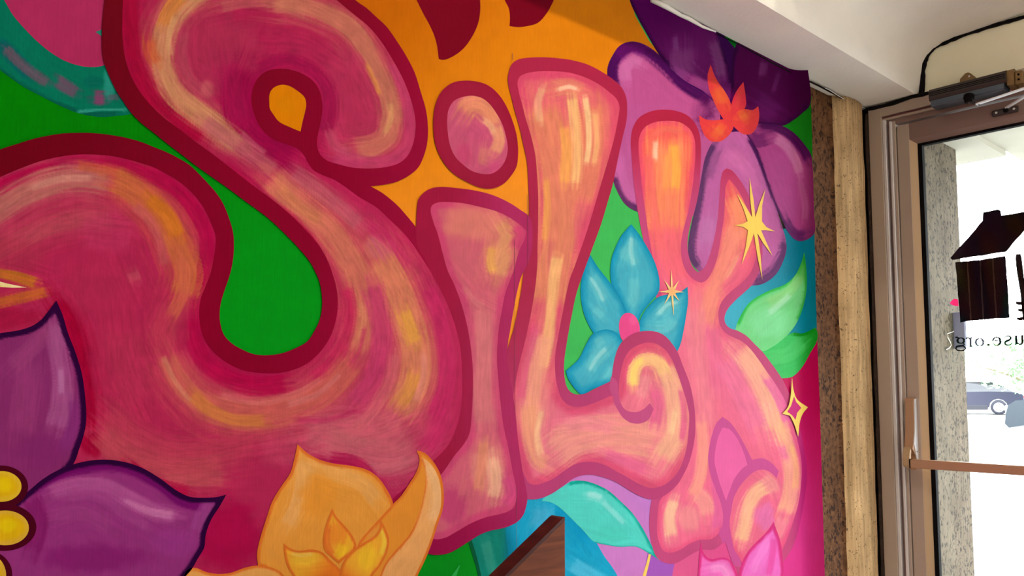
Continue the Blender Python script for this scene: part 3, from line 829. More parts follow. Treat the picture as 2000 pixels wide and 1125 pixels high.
# ------------------------------------------------------------------ the mural: paint films on the wall, each shape its own mesh
COVE_X, COVE_R = 2.225, 0.0777      # curve added to darken the painted face beside the column; the wall is flat
_th = np.radians(np.concatenate([np.linspace(0, 55, 240), [55.0]]))
def on_wall(px, off):
    px = np.asarray(px, float)
    d = _F[None, :] + np.outer((px[:, 0] - 1000) / FPX, _R) - np.outer((px[:, 1] - CYP) / FPX, _U)
    t = (D - off) / d[:, 1]
    q = d[:, 0] / d[:, 1]
    off = np.broadcast_to(np.asarray(off, float), q.shape)
    for i in np.nonzero(q > COVE_X / D)[0]:
        r = COVE_R - off[i]
        ax, ay = COVE_X + r * np.sin(_th), D - COVE_R + r * np.cos(_th)
        ax[-1] += .02 * math.cos(_th[-1]); ay[-1] -= .02 * math.sin(_th[-1])
        t[i] = np.interp(q[i], ax / ay, ay) / d[i, 1]
    P = d * t[:, None]; P[:, 2] += CAM_Z
    return P
bm = bmesh.new()
arc_ = [(COVE_X + COVE_R * math.sin(a), D - COVE_R + COVE_R * math.cos(a)) for a in np.radians(np.linspace(0, 54, 13))]
prism(bm, [(x, y, 0) for x, y in arc_] + [(arc_[-1][0] + .004, arc_[-1][1] + .001, 0), (arc_[-1][0] + .004, D + .01, 0), (COVE_X, D + .01, 0)], (0, 0, 2.226))
struct('wall_left_shade_curve', bm_mesh(bm, 'wall_left_shade_curve'), M['plaster'])  # added curve that turns the mural's edge away from the door light

# light the wall gets, used to turn colours read off the photograph into pigments
ILL_X = [-.5, .25, .45, .72, 1.0, 1.25, 1.6, 1.95, 2.4]
ILL = [(.99, .92, .82), (.99, .92, .82), (1.06, .99, .88), (1.17, 1.09, .98), (1.28, 1.21, 1.08), (1.29, 1.22, 1.09), (1.27, 1.21, 1.11), (1.28, 1.26, 1.17), (1.28, 1.26, 1.17)]
ILL_GAIN = 1.2
def illum(x):
    return np.stack([np.interp(x, ILL_X, [c[k] for c in ILL]) for k in range(3)], 1) * ILL_GAIN

def _hash(i, j, seed):
    n = (i.astype(np.int64) * 374761393 + j.astype(np.int64) * 668265263 + seed * 69069 + 12345) & 0x7fffffff
    n = ((n ^ (n >> 13)) * 1274126177) & 0x7fffffff
    return ((n ^ (n >> 16)) & 0xffff) / 65535.0
def vnoise(x, y, seed=0):
    i, j = np.floor(x), np.floor(y); fx, fy = x - i, y - j
    fx, fy = fx * fx * (3 - 2 * fx), fy * fy * (3 - 2 * fy)
    a, b, c, d = _hash(i, j, seed), _hash(i + 1, j, seed), _hash(i, j + 1, seed), _hash(i + 1, j + 1, seed)
    return (a * (1 - fx) + b * fx) * (1 - fy) + (c * (1 - fx) + d * fx) * fy
def fbm(x, y, seed=0):
    return (vnoise(x, y, seed) + .5 * vnoise(x * 2.1, y * 2.1, seed + 1) + .25 * vnoise(x * 4.3, y * 4.3, seed + 2)) / 1.75

def smooth_poly(pts, closed=True, step=5.0, corner=52):
    """Catmull-Rom through traced points; sharp turns stay sharp"""
    P = np.asarray(pts, float); n = len(P)
    def turn(i):
        a, b, c = P[(i - 1) % n], P[i], P[(i + 1) % n]
        u, v = b - a, c - b
        return abs(math.degrees(math.atan2(u[0] * v[1] - u[1] * v[0], u @ v)))
    sharp = [turn(i) > corner if (closed or 0 < i < n - 1) else True for i in range(n)]
    out = []
    for i in range(n if closed else n - 1):
        p1, p2 = P[i], P[(i + 1) % n]
        p0 = p1 * 2 - p2 if sharp[i] else P[(i - 1) % n]
        p3 = p2 * 2 - p1 if sharp[(i + 1) % n] else P[(i + 2) % n]
        L = np.hypot(*(p2 - p1)); k = max(1, int(round(L / step)))
        d01, d12, d23 = [max(1e-3, math.sqrt(np.hypot(*(b - a)))) for a, b in ((p0, p1), (p1, p2), (p2, p3))]
        m1 = (p2 - p1) + d12 * ((p1 - p0) / d01 - (p2 - p0) / (d01 + d12))
        m2 = (p2 - p1) + d12 * ((p3 - p2) / d23 - (p3 - p1) / (d12 + d23))
        for q in range(k):
            t = q / k
            h = (2 * t ** 3 - 3 * t ** 2 + 1, t ** 3 - 2 * t ** 2 + t, -2 * t ** 3 + 3 * t ** 2, t ** 3 - t ** 2)
            out.append(h[0] * p1 + h[1] * m1 + h[2] * p2 + h[3] * m2)
    if not closed: out.append(P[-1])
    return np.array(out)

def seg_dist(V, path):
    """distance, arc length and side offset of points V to a polyline"""
    best = np.full(len(V), 1e9); S = np.zeros(len(V)); O = np.zeros(len(V)); acc = 0.0
    for a, b in zip(path[:-1], path[1:]):
        ab = b - a; L = math.hypot(*ab)
        if L < 1e-6: continue
        t = np.clip(((V - a) @ ab) / (L * L), 0, 1)
        q = a + t[:, None] * ab
        dv = V - q; d = np.hypot(dv[:, 0], dv[:, 1])
        k = d < best
        best[k] = d[k]; S[k] = acc + t[k] * L
        O[k] = ((ab[0] * dv[:, 1] - ab[1] * dv[:, 0]) / L)[k]
        acc += L
    return best, S, O, acc

def inside(V, poly):
    x, y = V[:, 0], V[:, 1]; r = np.zeros(len(V), bool)
    for (x1, y1), (x2, y2) in zip(poly, np.roll(poly, -1, 0)):
        if y1 == y2: continue
        c = ((y1 > y) != (y2 > y)) & (x < (x2 - x1) * (y - y1) / (y2 - y1) + x1)
        r ^= c
    return r

def triangulate(poly, spacing, sub):
    lo, hi = poly.min(0), poly.max(0)
    gx = np.arange(lo[0], hi[0], spacing); gy = np.arange(lo[1], hi[1], spacing * .87)
    G = np.array([(x + (j % 2) * spacing / 2, y) for j, y in enumerate(gy) for x in gx]) if len(gx) and len(gy) else np.zeros((0, 2))
    if len(G):
        G = G[inside(G, poly)]
    if len(G):
        bd, _, _, _ = seg_dist(G, np.vstack([poly, poly[:1]]))
        G = G[bd > spacing * .45]
    pts = [Vector((float(a), float(b))) for a, b in poly] + [Vector((float(a), float(b))) for a, b in G]
    vo, _, fo, *_ = delaunay_2d_cdt(pts, [], [list(range(len(poly)))], 1, 1e-5)
    V = np.array([(v.x, v.y) for v in vo]); F = []
    for f in fo:
        for k in range(1, len(f) - 1): F.append((f[0], f[k], f[k + 1]))
    F = np.array(F, dtype=np.int64)
    for _ in range(sub):
        E = np.sort(np.vstack([F[:, [0, 1]], F[:, [1, 2]], F[:, [2, 0]]]), 1)
        key = E[:, 0] * len(V) + E[:, 1]
        u, inv = np.unique(key, return_inverse=True)
        mid = (V[u // len(V)] + V[u % len(V)]) / 2
        m = inv.reshape(3, -1) + len(V)
        V = np.vstack([V, mid])
        F = np.vstack([np.stack([F[:, 0], m[0], m[2]], 1), np.stack([F[:, 1], m[1], m[0]], 1), np.stack([F[:, 2], m[2], m[1]], 1), np.stack([m[0], m[1], m[2]], 1)])
    return V, F

# ---- paint material: pigment per vertex, board grain, slightly satin
mp_m, nt, b = new_mat('mural_paint')
b.inputs['Roughness'].default_value = .46
b.inputs['Specular IOR Level'].default_value = .012
at = nd(nt, 'ShaderNodeVertexColor'); at.layer_name = 'Pigment'
tc = nd(nt, 'ShaderNodeTexCoord'); mpn = nd(nt, 'ShaderNodeMapping'); mpn.inputs['Scale'].default_value = (420, 1, 26)
nt.links.new(tc.outputs['Object'], mpn.inputs['Vector'])
gn = nd(nt, 'ShaderNodeTexNoise', i_Scale=1.0, i_Detail=4.0); nt.links.new(mpn.outputs['Vector'], gn.inputs['Vector'])
hs_ = nd(nt, 'ShaderNodeMapRange'); hs_.inputs['From Min'].default_value = .3; hs_.inputs['From Max'].default_value = .7
hs_.inputs['To Min'].default_value = .955; hs_.inputs['To Max'].default_value = 1.04
nt.links.new(gn.outputs['Fac'], hs_.inputs['Value'])
ml = nd(nt, 'ShaderNodeMixRGB', blend_type='MULTIPLY'); ml.inputs['Fac'].default_value = 1.0
nt.links.new(at.outputs['Color'], ml.inputs['Color1']); nt.links.new(hs_.outputs['Result'], ml.inputs['Color2'])
nt.links.new(ml.outputs['Color'], b.inputs['Base Color'])
bpn = nd(nt, 'ShaderNodeBump', i_Strength=.15, i_Distance=.001); nt.links.new(gn.outputs['Fac'], bpn.inputs['Height']); nt.links.new(bpn.outputs['Normal'], b.inputs['Normal'])

mural = tag(empty('mural', (1.2, D, 1.2)), 'bright painted mural of swollen pink lettering among big flowers on the long wall', 'mural')
MINV = Matrix.Translation(mural.location).inverted()
WHITE = False
_layer = [0]
def paint(name, pts, color, parent, layer, ops=(), spacing=26, sub=0, smooth=True, step=5.0, label=None, grain=.05, edge=None, seed=0):
    if name.endswith('petal'):   # the dark rim was painted last
        ops = [o for o in ops if o[0] != 'edge'] + [o for o in ops if o[0] == 'edge']
    if name == 'fill':        # broad thin smears under the stronger strokes
        broad = [('s', o[1], o[2] * 2.0, o[3], o[4] * .42) for o in ops if o[0] == 's' and 13 <= o[2] <= 26]
        cut = max((i for i, o in enumerate(ops) if o[0] in ('edge', 'lin')), default=-1) + 1
        cut = min(cut, 4)
        ops = list(ops[:cut]) + broad + list(ops[cut:])
    poly = smooth_poly(pts, True, step) if smooth else smooth_poly(pts, True, max(step, 12.0), -1)
    # keep the film on the board: clip at the column edge
    V, F = triangulate(poly, spacing, sub)
    C = np.tile(np.asarray(color, float), (len(V), 1))
    flow = None
    fd = np.full(len(V), 1e9); fs_ = np.zeros(len(V)); fo_ = np.zeros(len(V))
    if edge is not None or any(o[0] == 'edge' for o in ops):
        bd, bs, bo, _ = seg_dist(V, np.vstack([poly, poly[:1]]))
    for k, o in enumerate(ops):
        if o[0] == 's':       # stroke: path, half width, colour, alpha
            _, path, w, c, a = o[:5]
            path = smooth_poly(path, False, 8.0, 70)
            d, s, off, L = seg_dist(V, path)
            n = fbm(s / 85.0, off / 3.0 + k * 17.0, seed + k)          # bristle streaks
            n2 = fbm(s / 110.0, off / 14.0, seed + k + 50)
            ww = w * (1.0 + .55 * (n2 - .5)); soft = max(3.0, w * 1.05); ww = ww * (1.22 if w > 7 else 1.0)
            m = np.clip((ww + soft * .55 - d + (n - .5) * soft * 1.1) / soft, 0, 1); m = m * m * (3 - 2 * m)
            endf = np.clip(np.minimum(s, L - s) / max(6.0, min(w * 1.2, L * .3)) + .25 + (n - .5) * .9, 0, 1)
            m = m * endf * a * (.78 + .44 * n)
            m = np.clip(m, 0, 1)[:, None]
            C = C * (1 - m) + np.asarray(c, float) * m
            upd = d < fd
            fd[upd], fs_[upd], fo_[upd] = d[upd], s[upd] + 91 * k, off[upd]
        elif o[0] == 'b':     # soft blob: centre, radii, colour, alpha, angle
            _, (cx, cy), (rx, ry), c, a = o[:5]; ang = math.radians(o[5]) if len(o) > 5 else 0
            u, v = V[:, 0] - cx, V[:, 1] - cy
            u, v = u * math.cos(ang) + v * math.sin(ang), -u * math.sin(ang) + v * math.cos(ang)
            r = np.hypot(u / rx, v / ry) + (fbm(V[:, 0] / 16, V[:, 1] / 16, seed + k) - .5) * .5
            m = np.clip((1.15 - r) / .6, 0, 1); m = (m * m * (3 - 2 * m) * a)[:, None]
            C = C * (1 - m) + np.asarray(c, float) * m
        elif o[0] == 'edge':  # painted rim that follows the outline: width, colour, alpha, softness
            _, w, c, a, soft = o[:5]
            n = fbm(V[:, 0] / 18, V[:, 1] / 18, seed + k)
            m = np.clip((w - bd + (n - .5) * soft * .7) / soft + .5, 0, 1); m = (m * m * (3 - 2 * m) * a)[:, None]
            C = C * (1 - m) + np.asarray(c, float) * m
        elif o[0] == 'lin':   # broad wash between two points
            _, p, q, c, a = o[:5]
            p, q = np.array(p, float), np.array(q, float)
            t = np.clip(((V - p) @ (q - p)) / ((q - p) @ (q - p)), 0, 1); m = (t * t * (3 - 2 * t) * a)[:, None]
            C = C * (1 - m) + np.asarray(c, float) * m
    if grain and sub:
        n = fbm(fs_ / 26.0, fo_ / 2.6, seed + 7) - .5
        n3 = fbm(V[:, 0] / 22, V[:, 1] / 22, seed + 9) - .5
        k = np.exp(-(fd / 60.0) ** 2)
        C = C * (1 + grain * (n * 2.2 * k + n3 * 1.1))[:, None]
    _layer[0] += 1
    layer = layer + .13 * (_layer[0] % 7)      # no two films share a plane
    P = on_wall(V, .0006 + layer * (.00007 + .00010 * np.clip((V[:, 0] - 1500) / 40, 0, 1)))
    if name == 'petal' and C[:, 2].mean() > C[:, 1].mean() * 1.25 and C[:, 0].mean() < 200:
        C = C * np.array([1.06, 1.0, .90])          # the purples lean to magenta
    A = lin(np.clip(C, 0, 255))
    A = A / illum(P[:, 0])
    A = np.clip(A, .0006, .9)
    if WHITE: A[:] = .5
    # weld-free mesh, flipped to face the room
    a, b_, c_ = P[F[:, 0]], P[F[:, 1]], P[F[:, 2]]
    ny = np.cross(b_ - a, c_ - a)[:, 1]
    F = np.where((ny > 0)[:, None], F[:, ::-1], F)
    me = bpy.data.meshes.new(name)
    me.vertices.add(len(P)); me.vertices.foreach_set('co', P.astype(np.float32).ravel())
    me.loops.add(F.size); me.loops.foreach_set('vertex_index', F.astype(np.int32).ravel())
    me.polygons.add(len(F)); me.polygons.foreach_set('loop_start', np.arange(0, F.size, 3, dtype=np.int32))
    me.polygons.foreach_set('loop_total', np.full(len(F), 3, dtype=np.int32))
    me.update(calc_edges=True)
    ca = me.color_attributes.new('Pigment', 'FLOAT_COLOR', 'POINT')
    ca.data.foreach_set('color', np.hstack([A, np.ones((len(A), 1))]).astype(np.float32).ravel())
    me.polygons.foreach_set('use_smooth', np.ones(len(F), bool))
    me.materials.append(mp_m)
    o = bpy.data.objects.new(name, me); col.objects.link(o)
    o.parent = parent
    o.matrix_parent_inverse = MINV
    if label: o['label'] = label
    return o
def group_part(name, label=None):
    """Empty part of the mural that holds the pieces of one painted motif (kept at the mural's own origin)"""
    e = empty(name, (0, 0, 0), mural)
    if label: e['label'] = label
    return e
def clip_right(pts): return pts
RIGHT = [(1581, 150), (1584, 200), (1587, 300), (1590, 420), (1593, 560), (1596, 660), (1600, 760), (1603, 850), (1606, 960), (1610, 1090), (1613, 1200)]
def right_edge(y0, y1):
    ys = [p[1] for p in RIGHT]; xs = [p[0] for p in RIGHT]
    n = max(2, int(abs(y1 - y0) / 40) + 1)
    return [(float(np.interp(y, ys, xs)), float(y)) for y in np.linspace(y0, y1, n)]
# ------------------------------------------------------------------ traced shapes (coordinates in the photograph's 2000 x 1125 frame, carried onto the wall plane)
L_BG, L_K, L_FL, L_L, L_I, L_S, L_TOP = 1, 8, 14, 18, 22, 24, 30
# ---- background fields
def field(name, pts, colr, layer, ops=(), smooth=True, sub=0, spacing=22, **k):
    return paint(name, pts, colr, mural, layer, ops, spacing=spacing, sub=sub, smooth=smooth, step=8, **k)
field('green_patch', [(1370, 20), (1586, 190)] + right_edge(200, 330) + [(1540, 330), (1440, 200)], (24, 140, 24), 0, [('lin', (1560, 240), (1420, 100), (0, 118, 30), 1.0)], smooth=False, sub=2, spacing=10)
field('green_field', [(-520, -260), (1250, -260), (1360, 100), (1400, 700), (1500, 1900), (-520, 1900)], (0, 118, 0), 0, [('lin', (100, 200), (560, 600), (3, 140, 20), 1.0), ('lin', (600, 500), (1130, 500), (64, 184, 84), 1.0), ('lin', (900, 860), (900, 1060), (4, 138, 22), 1.0)], smooth=False, sub=2)  # paler toward the right: door sheen is put into the green
field('orange_field', [(560, -240), (1236, -240), (1226, -40), (1240, 30), (1268, 80), (1325, 150), (1230, 220), (1050, 420), (1038, 560), (1005, 745), (985, 745), (985, 520), (820, 480), (715, 362), (800, 300)], (190, 95, 0), 1, [('lin', (740, 0), (960, 200), (224, 128, 14), 1.0), ('lin', (900, 200), (1010, 460), (250, 148, 40), 1.0)], smooth=False, sub=2)
field('teal_field', [(1405, 470), (1500, 450), (1592, 440)] + right_edge(440, 700) + [(1560, 720), (1405, 660)], (0, 128, 150), 1, [('lin', (1575, 560), (1430, 610), (62, 178, 200), 1.0)], smooth=False, sub=2, spacing=10)
field('magenta_field', [(1500, 690), (1594, 640)] + right_edge(650, 1200) + [(1609, 1900), (1310, 1900), (1312, 1070), (1420, 1060), (1520, 1000)], (222, 52, 136), 2, [('lin', (1560, 1050), (1590, 700), (192, 8, 82), 1.0), ('lin', (1480, 1100), (1330, 1110), (224, 88, 136), .8)], smooth=False, sub=2, spacing=10)
field('violet_field', [(1030, 905), (1300, 905), (1300, 1080), (1325, 1900), (1120, 1900), (1030, 1000)], (205, 122, 190), 2, [('lin', (1200, 1000), (1290, 940), (188, 118, 196), .8)], smooth=False, sub=2)
field('dark_violet_field', [(1266, 1074), (1300, 1090), (1318, 1098), (1308, 1150), (1300, 1320), (1210, 1320), (1254, 1140)], (166, 86, 178), 5, smooth=False)
field('rose_field', [(1306, 1090), (1420, 1040), (1470, 1090), (1480, 1900), (1298, 1900)], (222, 86, 134), 3, [('lin', (1330, 1100), (1440, 1110), (228, 70, 136), .8)], smooth=False, sub=2)

# ---- leaves at the foot
lf = group_part('painted_leaf', 'blue and green leaves under the letters')
paint('leaf_blade', [(1024, 968), (1050, 974), (1074, 970), (1106, 990), (1138, 1020), (1164, 1058), (1180, 1086), (1196, 1108), (1207, 1128), (1250, 1300), (960, 1300), (992, 1125), (984, 1060), (980, 1020), (1010, 1000)], (22, 160, 192), lf, 4,
      [('s', [(1150, 1060), (1120, 1020), (1080, 985)], 16, (0, 146, 184), .8), ('s', [(1115, 1100), (1150, 1120), (1190, 1150)], 12, (92, 190, 216), .7), ('s', [(1060, 985), (1062, 1010), (1050, 1040)], 16, (88, 178, 208), .6), ('lin', (1015, 1040), (985, 1050), (0, 118, 140), .9)], spacing=16, sub=2)
paint('leaf_blade', [(900, 1058), (930, 1038), (986, 1016), (990, 1060), (1000, 1125), (1030, 1300), (970, 1300), (938, 1125), (926, 1080), (917, 1058)], (14, 124, 104), lf, 5, [('s', [(948, 1055), (956, 1090), (966, 1125)], 8, (60, 150, 124), .6), ('lin', (975, 1060), (1000, 1060), (0, 106, 128), .9)], spacing=16, sub=2)
paint('leaf_rim', [(915, 1060), (921, 1054), (929, 1080), (940, 1125), (960, 1240), (948, 1240), (934, 1125), (923, 1085)], (0, 86, 50), lf, 6)
paint('leaf_glint', [(896, 1105), (899, 1103), (890, 1128), (880, 1128)], (44, 168, 70), lf, 6, smooth=False)
ml_ = group_part('painted_leaf', 'mint green leaf with a pale streak')
leafm = [(1058, 978), (1070, 966), (1100, 950), (1116, 940), (1139, 939), (1162, 945), (1188, 958), (1212, 979), (1235, 1002), (1256, 1033), (1272, 1064), (1288, 1094), (1266, 1080), (1243, 1068), (1209, 1068), (1183, 1064), (1160, 1058), (1139, 1036), (1113, 1010), (1094, 992), (1078, 982)]
paint('leaf_blade', leafm, (82, 206, 188), ml_, 7, [('s', [(1110, 945), (1139, 941), (1162, 947), (1188, 960), (1212, 981), (1235, 1004), (1256, 1035), (1272, 1066), (1287, 1093)], 3.4, (0, 158, 138), .95), ('s', [(1161, 1060), (1183, 1066), (1209, 1070), (1243, 1070), (1266, 1081), (1284, 1091)], 3.2, (0, 158, 138), .95),
      ('s', [(1145, 967), (1162, 968), (1176, 976)], 7, (158, 226, 214), .9), ('s', [(1176, 978), (1200, 1002), (1220, 1024)], 5, (140, 222, 210), .8), ('b', (1190, 1045), (40, 18), (74, 200, 176), .7)], spacing=14, sub=2)
paint('yellow_line', [(1267, 1082), (1271.5, 1083), (1268, 1100), (1261, 1128), (1250, 1180), (1243, 1180), (1255, 1125), (1262, 1102)], (250, 206, 96), mural, 8)

# ---- top left: melon-like disc with a teal rim
ds = group_part('painted_disc', 'pink disc with a teal rim')
paint('rim', [(-220, -60), (-140, 40), (-60, 100), (0, 137), (25, 155), (50, 172), (75, 185), (100, 198), (125, 210), (150, 220), (175, 226), (200, 228.5), (225, 226.5), (262, 219), (300, 160), (300, -200), (-220, -200)], (0, 106, 80), ds, 3,
      [('s', [(-10, 138), (25, 160), (75, 189), (125, 212), (175, 226), (230, 226)], 8, (0, 84, 66), .9), ('s', [(150, 219), (200, 214), (250, 214)], 2.5, (60, 160, 138), .8), ('b', (215, 160), (14, 40), (40, 142, 122), .8), ('b', (182, 160), (24, 13), (0, 92, 78), .7),
       ('s', [(-5, 80), (18, 100), (40, 125), (62, 148)], 10, (0, 84, 92), .7), ('s', [(10, 92), (38, 122), (66, 146), (94, 164)], 7.5, (96, 76, 88), .9), ('s', [(108, 158), (130, 172), (152, 183)], 9, (104, 72, 92), .9), ('s', [(182, 190), (206, 192)], 9.5, (122, 58, 92), .95), ('s', [(212, 188), (234, 190)], 6, (90, 82, 94), .7)], spacing=16, sub=2)
paint('face', [(-180, -200), (-120, -120), (-40, -70), (8, 0), (25, 29), (50, 58), (75, 83), (100, 103), (125, 118), (150, 127), (175, 131), (200, 128.5), (260, 100), (260, -200)], (164, 38, 82), ds, 4, [('b', (120, 40), (110, 80), (168, 40, 86), .8)], spacing=24, sub=1)
paint('chip', [(187, 62.5), (199, 57.5), (199, 71)], (42, 122, 104), ds, 5, smooth=False)

# ---- two dark drops on the orange
for pts in ([(786, -120), (800, -40), (814, 0), (827, 27), (842, 55), (852, 82), (857, 115), (862, 117), (868, 117), (885, 110), (905, 95), (922, 72), (934, 45), (938, 20), (937, -10), (930, -120)],
            [(960, -120), (975, -50), (986, 0), (994, 17), (996, 37), (995, 51), (1012, 53), (1030, 51), (1050, 45), (1065, 30), (1076, 12), (1083, -4), (1110, -120)]):
    paint('painted_drop', pts, (120, 0, 28), mural, 3, label='dark crimson drop on the orange field')

# ---- purple flower, upper right
pf = group_part('painted_flower', 'purple five-petalled flower beside the column')
DP = (66, 8, 88)
paint('petal_backing', [(1300, 60), (1390, 40), (1440, 100), (1500, 120), (1520, 180), (1520, 240), (1525, 300), (1520, 420), (1480, 420), (1400, 300), (1380, 250), (1320, 150)], (60, 6, 78), pf, 3, spacing=18, sub=2, smooth=False)  # dark purple backing that closes gaps between the petals
paint('petal', [(1186, 150), (1187, 130), (1197, 107), (1212, 88), (1234, 81), (1257, 86), (1278, 99), (1304, 124), (1332, 156), (1360, 173), (1385, 190), (1405, 215), (1404, 250), (1392, 290), (1385, 340), (1366, 420), (1300, 425), (1245, 414), (1222, 400), (1207, 377), (1197, 350), (1190, 250)], (176, 84, 158), pf, 4,
      [('b', (1290, 180), (80, 70), (180, 82, 156), .8), ('s', [(1196, 170), (1192, 140), (1203, 108), (1232, 88), (1262, 98), (1300, 128), (1335, 162), (1370, 185), (1390, 200)], 11, DP, .95), ('s', [(1203, 110), (1232, 92), (1262, 104)], 9, (92, 14, 108), .8),
       ('s', [(1222, 160), (1222, 130), (1238, 116), (1256, 124)], 9, (196, 112, 186), .75), ('s', [(1378, 238), (1376, 215), (1392, 206)], 16, (88, 20, 92), .8), ('b', (1340, 215), (50, 25), (184, 84, 160), .7), ('s', [(1206, 300), (1212, 350), (1232, 385), (1262, 398)], 12, (192, 104, 184), .6),
       ('s', [(1197, 345), (1206, 374), (1222, 397), (1250, 412)], 7.5, (86, 38, 98), .95)], spacing=14, sub=2, seed=3)
paint('petal', [(1222, -160), (1226, -60), (1230, 0), (1244, 32), (1264, 68), (1288, 108), (1310, 134), (1338, 158), (1370, 176), (1400, 200), (1424, 210), (1428, 180), (1428, 158), (1423, 130), (1412, 100), (1399, 62), (1380, 0), (1380, -160)], (100, 22, 108), pf, 5,
      [('lin', (1340, 120), (1290, 20), (82, 2, 92), 1.0), ('s', [(1229, 0), (1244, 34), (1264, 70), (1290, 112), (1322, 146)], 6, (46, 0, 64), .95), ('s', [(1400, 62), (1413, 100), (1424, 132), (1428, 165)], 5, (44, 0, 62), .95),
       ('s', [(1330, 90), (1332, 130), (1350, 150)], 18, (132, 66, 142), .7), ('s', [(1345, 155), (1380, 172), (1395, 180)], 9, (158, 74, 150), .7), ('s', [(1392, 80), (1402, 115), (1408, 150)], 8, (124, 70, 140), .7), ('s', [(1318, 70), (1322, 100)], 5, (140, 88, 160), .5)], spacing=14, sub=2, seed=4)
paint('petal', [(1442, 80), (1436, 92), (1431, 110), (1428.5, 132), (1428, 165), (1427, 190), (1432, 230), (1445, 240), (1480, 242), (1504, 243), (1528, 246), (1552, 233), (1568, 220), (1582, 205), (1580, 150), (1560, 60), (1500, 40)], (80, 4, 80), pf, 5,
      [('lin', (1520, 170), (1575, 170), (70, 2, 70), .9), ('s', [(1438, 88), (1431, 115), (1429, 150), (1429, 175)], 5, (44, 0, 62), .95), ('s', [(1492, 120), (1488, 150)], 6, (136, 76, 150), .5), ('s', [(1510, 180), (1522, 140)], 4, (116, 56, 132), .5), ('s', [(1470, 200), (1520, 230)], 16, (104, 30, 116), .6), ('s', [(1480, 241), (1530, 244), (1562, 226), (1580, 206)], 5, (56, 2, 72), .9)], spacing=10, sub=2, seed=5)  # right end darker: shade by the column put into the purple
paint('petal', [(1444, 245), (1480, 242), (1504, 243), (1528, 246), (1550, 259), (1568, 278), (1584, 302)] + right_edge(330, 455) + [(1576, 468), (1561, 471), (1550, 466), (1537, 450), (1526, 426), (1516, 404), (1496, 352), (1476, 296), (1456, 262)], (168, 68, 148), pf, 5,
      [('b', (1530, 370), (50, 80), (172, 74, 156), .8), ('lin', (1560, 400), (1590, 400), (120, 36, 100), .8), ('s', [(1480, 244), (1524, 249), (1550, 264), (1570, 286), (1584, 312)], 10, (76, 12, 88), .95), ('s', [(1512, 268), (1535, 285), (1552, 310), (1562, 340)], 8, (200, 128, 188), .7), ('s', [(1562, 350), (1572, 400), (1570, 430)], 6, (176, 96, 160), .6),  # wash paints the edge shade into the petal's right end
       ('s', [(1462, 266), (1482, 275), (1500, 270)], 10, (112, 32, 112), .8), ('s', [(1526, 430), (1538, 452), (1558, 466), (1578, 462)], 12, (92, 34, 106), .9), ('s', [(1456, 262), (1476, 296), (1496, 352), (1516, 404), (1532, 440)], 3.5, (60, 6, 80), .95)], spacing=10, sub=2, seed=6)
paint('petal', [(1395, 274), (1415, 262), (1440, 257), (1456, 262), (1470, 284), (1476, 297), (1496, 353), (1516, 405), (1526, 438), (1534, 465), (1536, 488), (1529, 512), (1516, 535), (1500, 549), (1485, 556), (1469, 558), (1400, 560), (1364, 530), (1352, 516), (1345, 500), (1344, 478), (1350, 440), (1362, 390), (1370, 345), (1378, 306)], (180, 96, 176), pf, 6,
      [('s', [(1392, 280), (1380, 302), (1371, 345), (1364, 392), (1352, 440), (1347, 480), (1351, 506), (1363, 524)], 8, (84, 46, 104), .95), ('s', [(1405, 290), (1392, 320), (1382, 350)], 8, (130, 72, 138), .6), ('b', (1432, 310), (30, 25), (192, 104, 180), .7), ('s', [(1430, 300), (1458, 330), (1476, 370)], 9, (196, 110, 186), .6),
       ('s', [(1462, 272), (1478, 300), (1498, 355), (1518, 408), (1530, 450)], 3.5, (70, 16, 92), .95), ('s', [(1534, 470), (1535, 492), (1527, 512), (1512, 536), (1490, 550), (1468, 556)], 10, (92, 44, 110), .9), ('s', [(1380, 480), (1385, 420)], 12, (186, 120, 196), .6), ('b', (1515, 440), (16, 50), (178, 90, 168), .6)], spacing=14, sub=2, seed=7)
OR = (228, 62, 64)
for k, (pts, hi) in enumerate((
    ([(1388, 126), (1396, 148), (1404, 162), (1414, 176), (1426, 198), (1430, 222), (1428, 242), (1416, 236), (1404, 218), (1394, 198), (1385, 174), (1382, 148)], [(1400, 170), (1412, 205)]),
    ([(1452, 160), (1456, 186), (1457, 206), (1450, 218), (1440, 226), (1430, 240), (1427, 216), (1432, 192), (1441, 174)], [(1446, 180), (1440, 210)]),
    ([(1365, 225), (1378, 233), (1396, 235), (1412, 233), (1428, 236), (1433, 246), (1426, 261), (1410, 275), (1398, 277), (1387, 275), (1376, 264), (1368, 245)], [(1395, 250), (1412, 262)]),
    ([(1481, 207), (1483, 226), (1479, 246), (1468, 261), (1452, 262), (1438, 252), (1430, 242), (1432, 228), (1442, 217), (1456, 213), (1470, 215)], [(1445, 232), (1462, 224)]))):
    paint('centre_petal', pts, OR, pf, 7 + (k > 1), [('s', hi, 12, (238, 98, 56) if k != 1 else (226, 48, 76), .85), ('s', hi, 5, (240, 124, 62), .5 if k > 1 else .25)], spacing=10, sub=1, seed=20 + k)

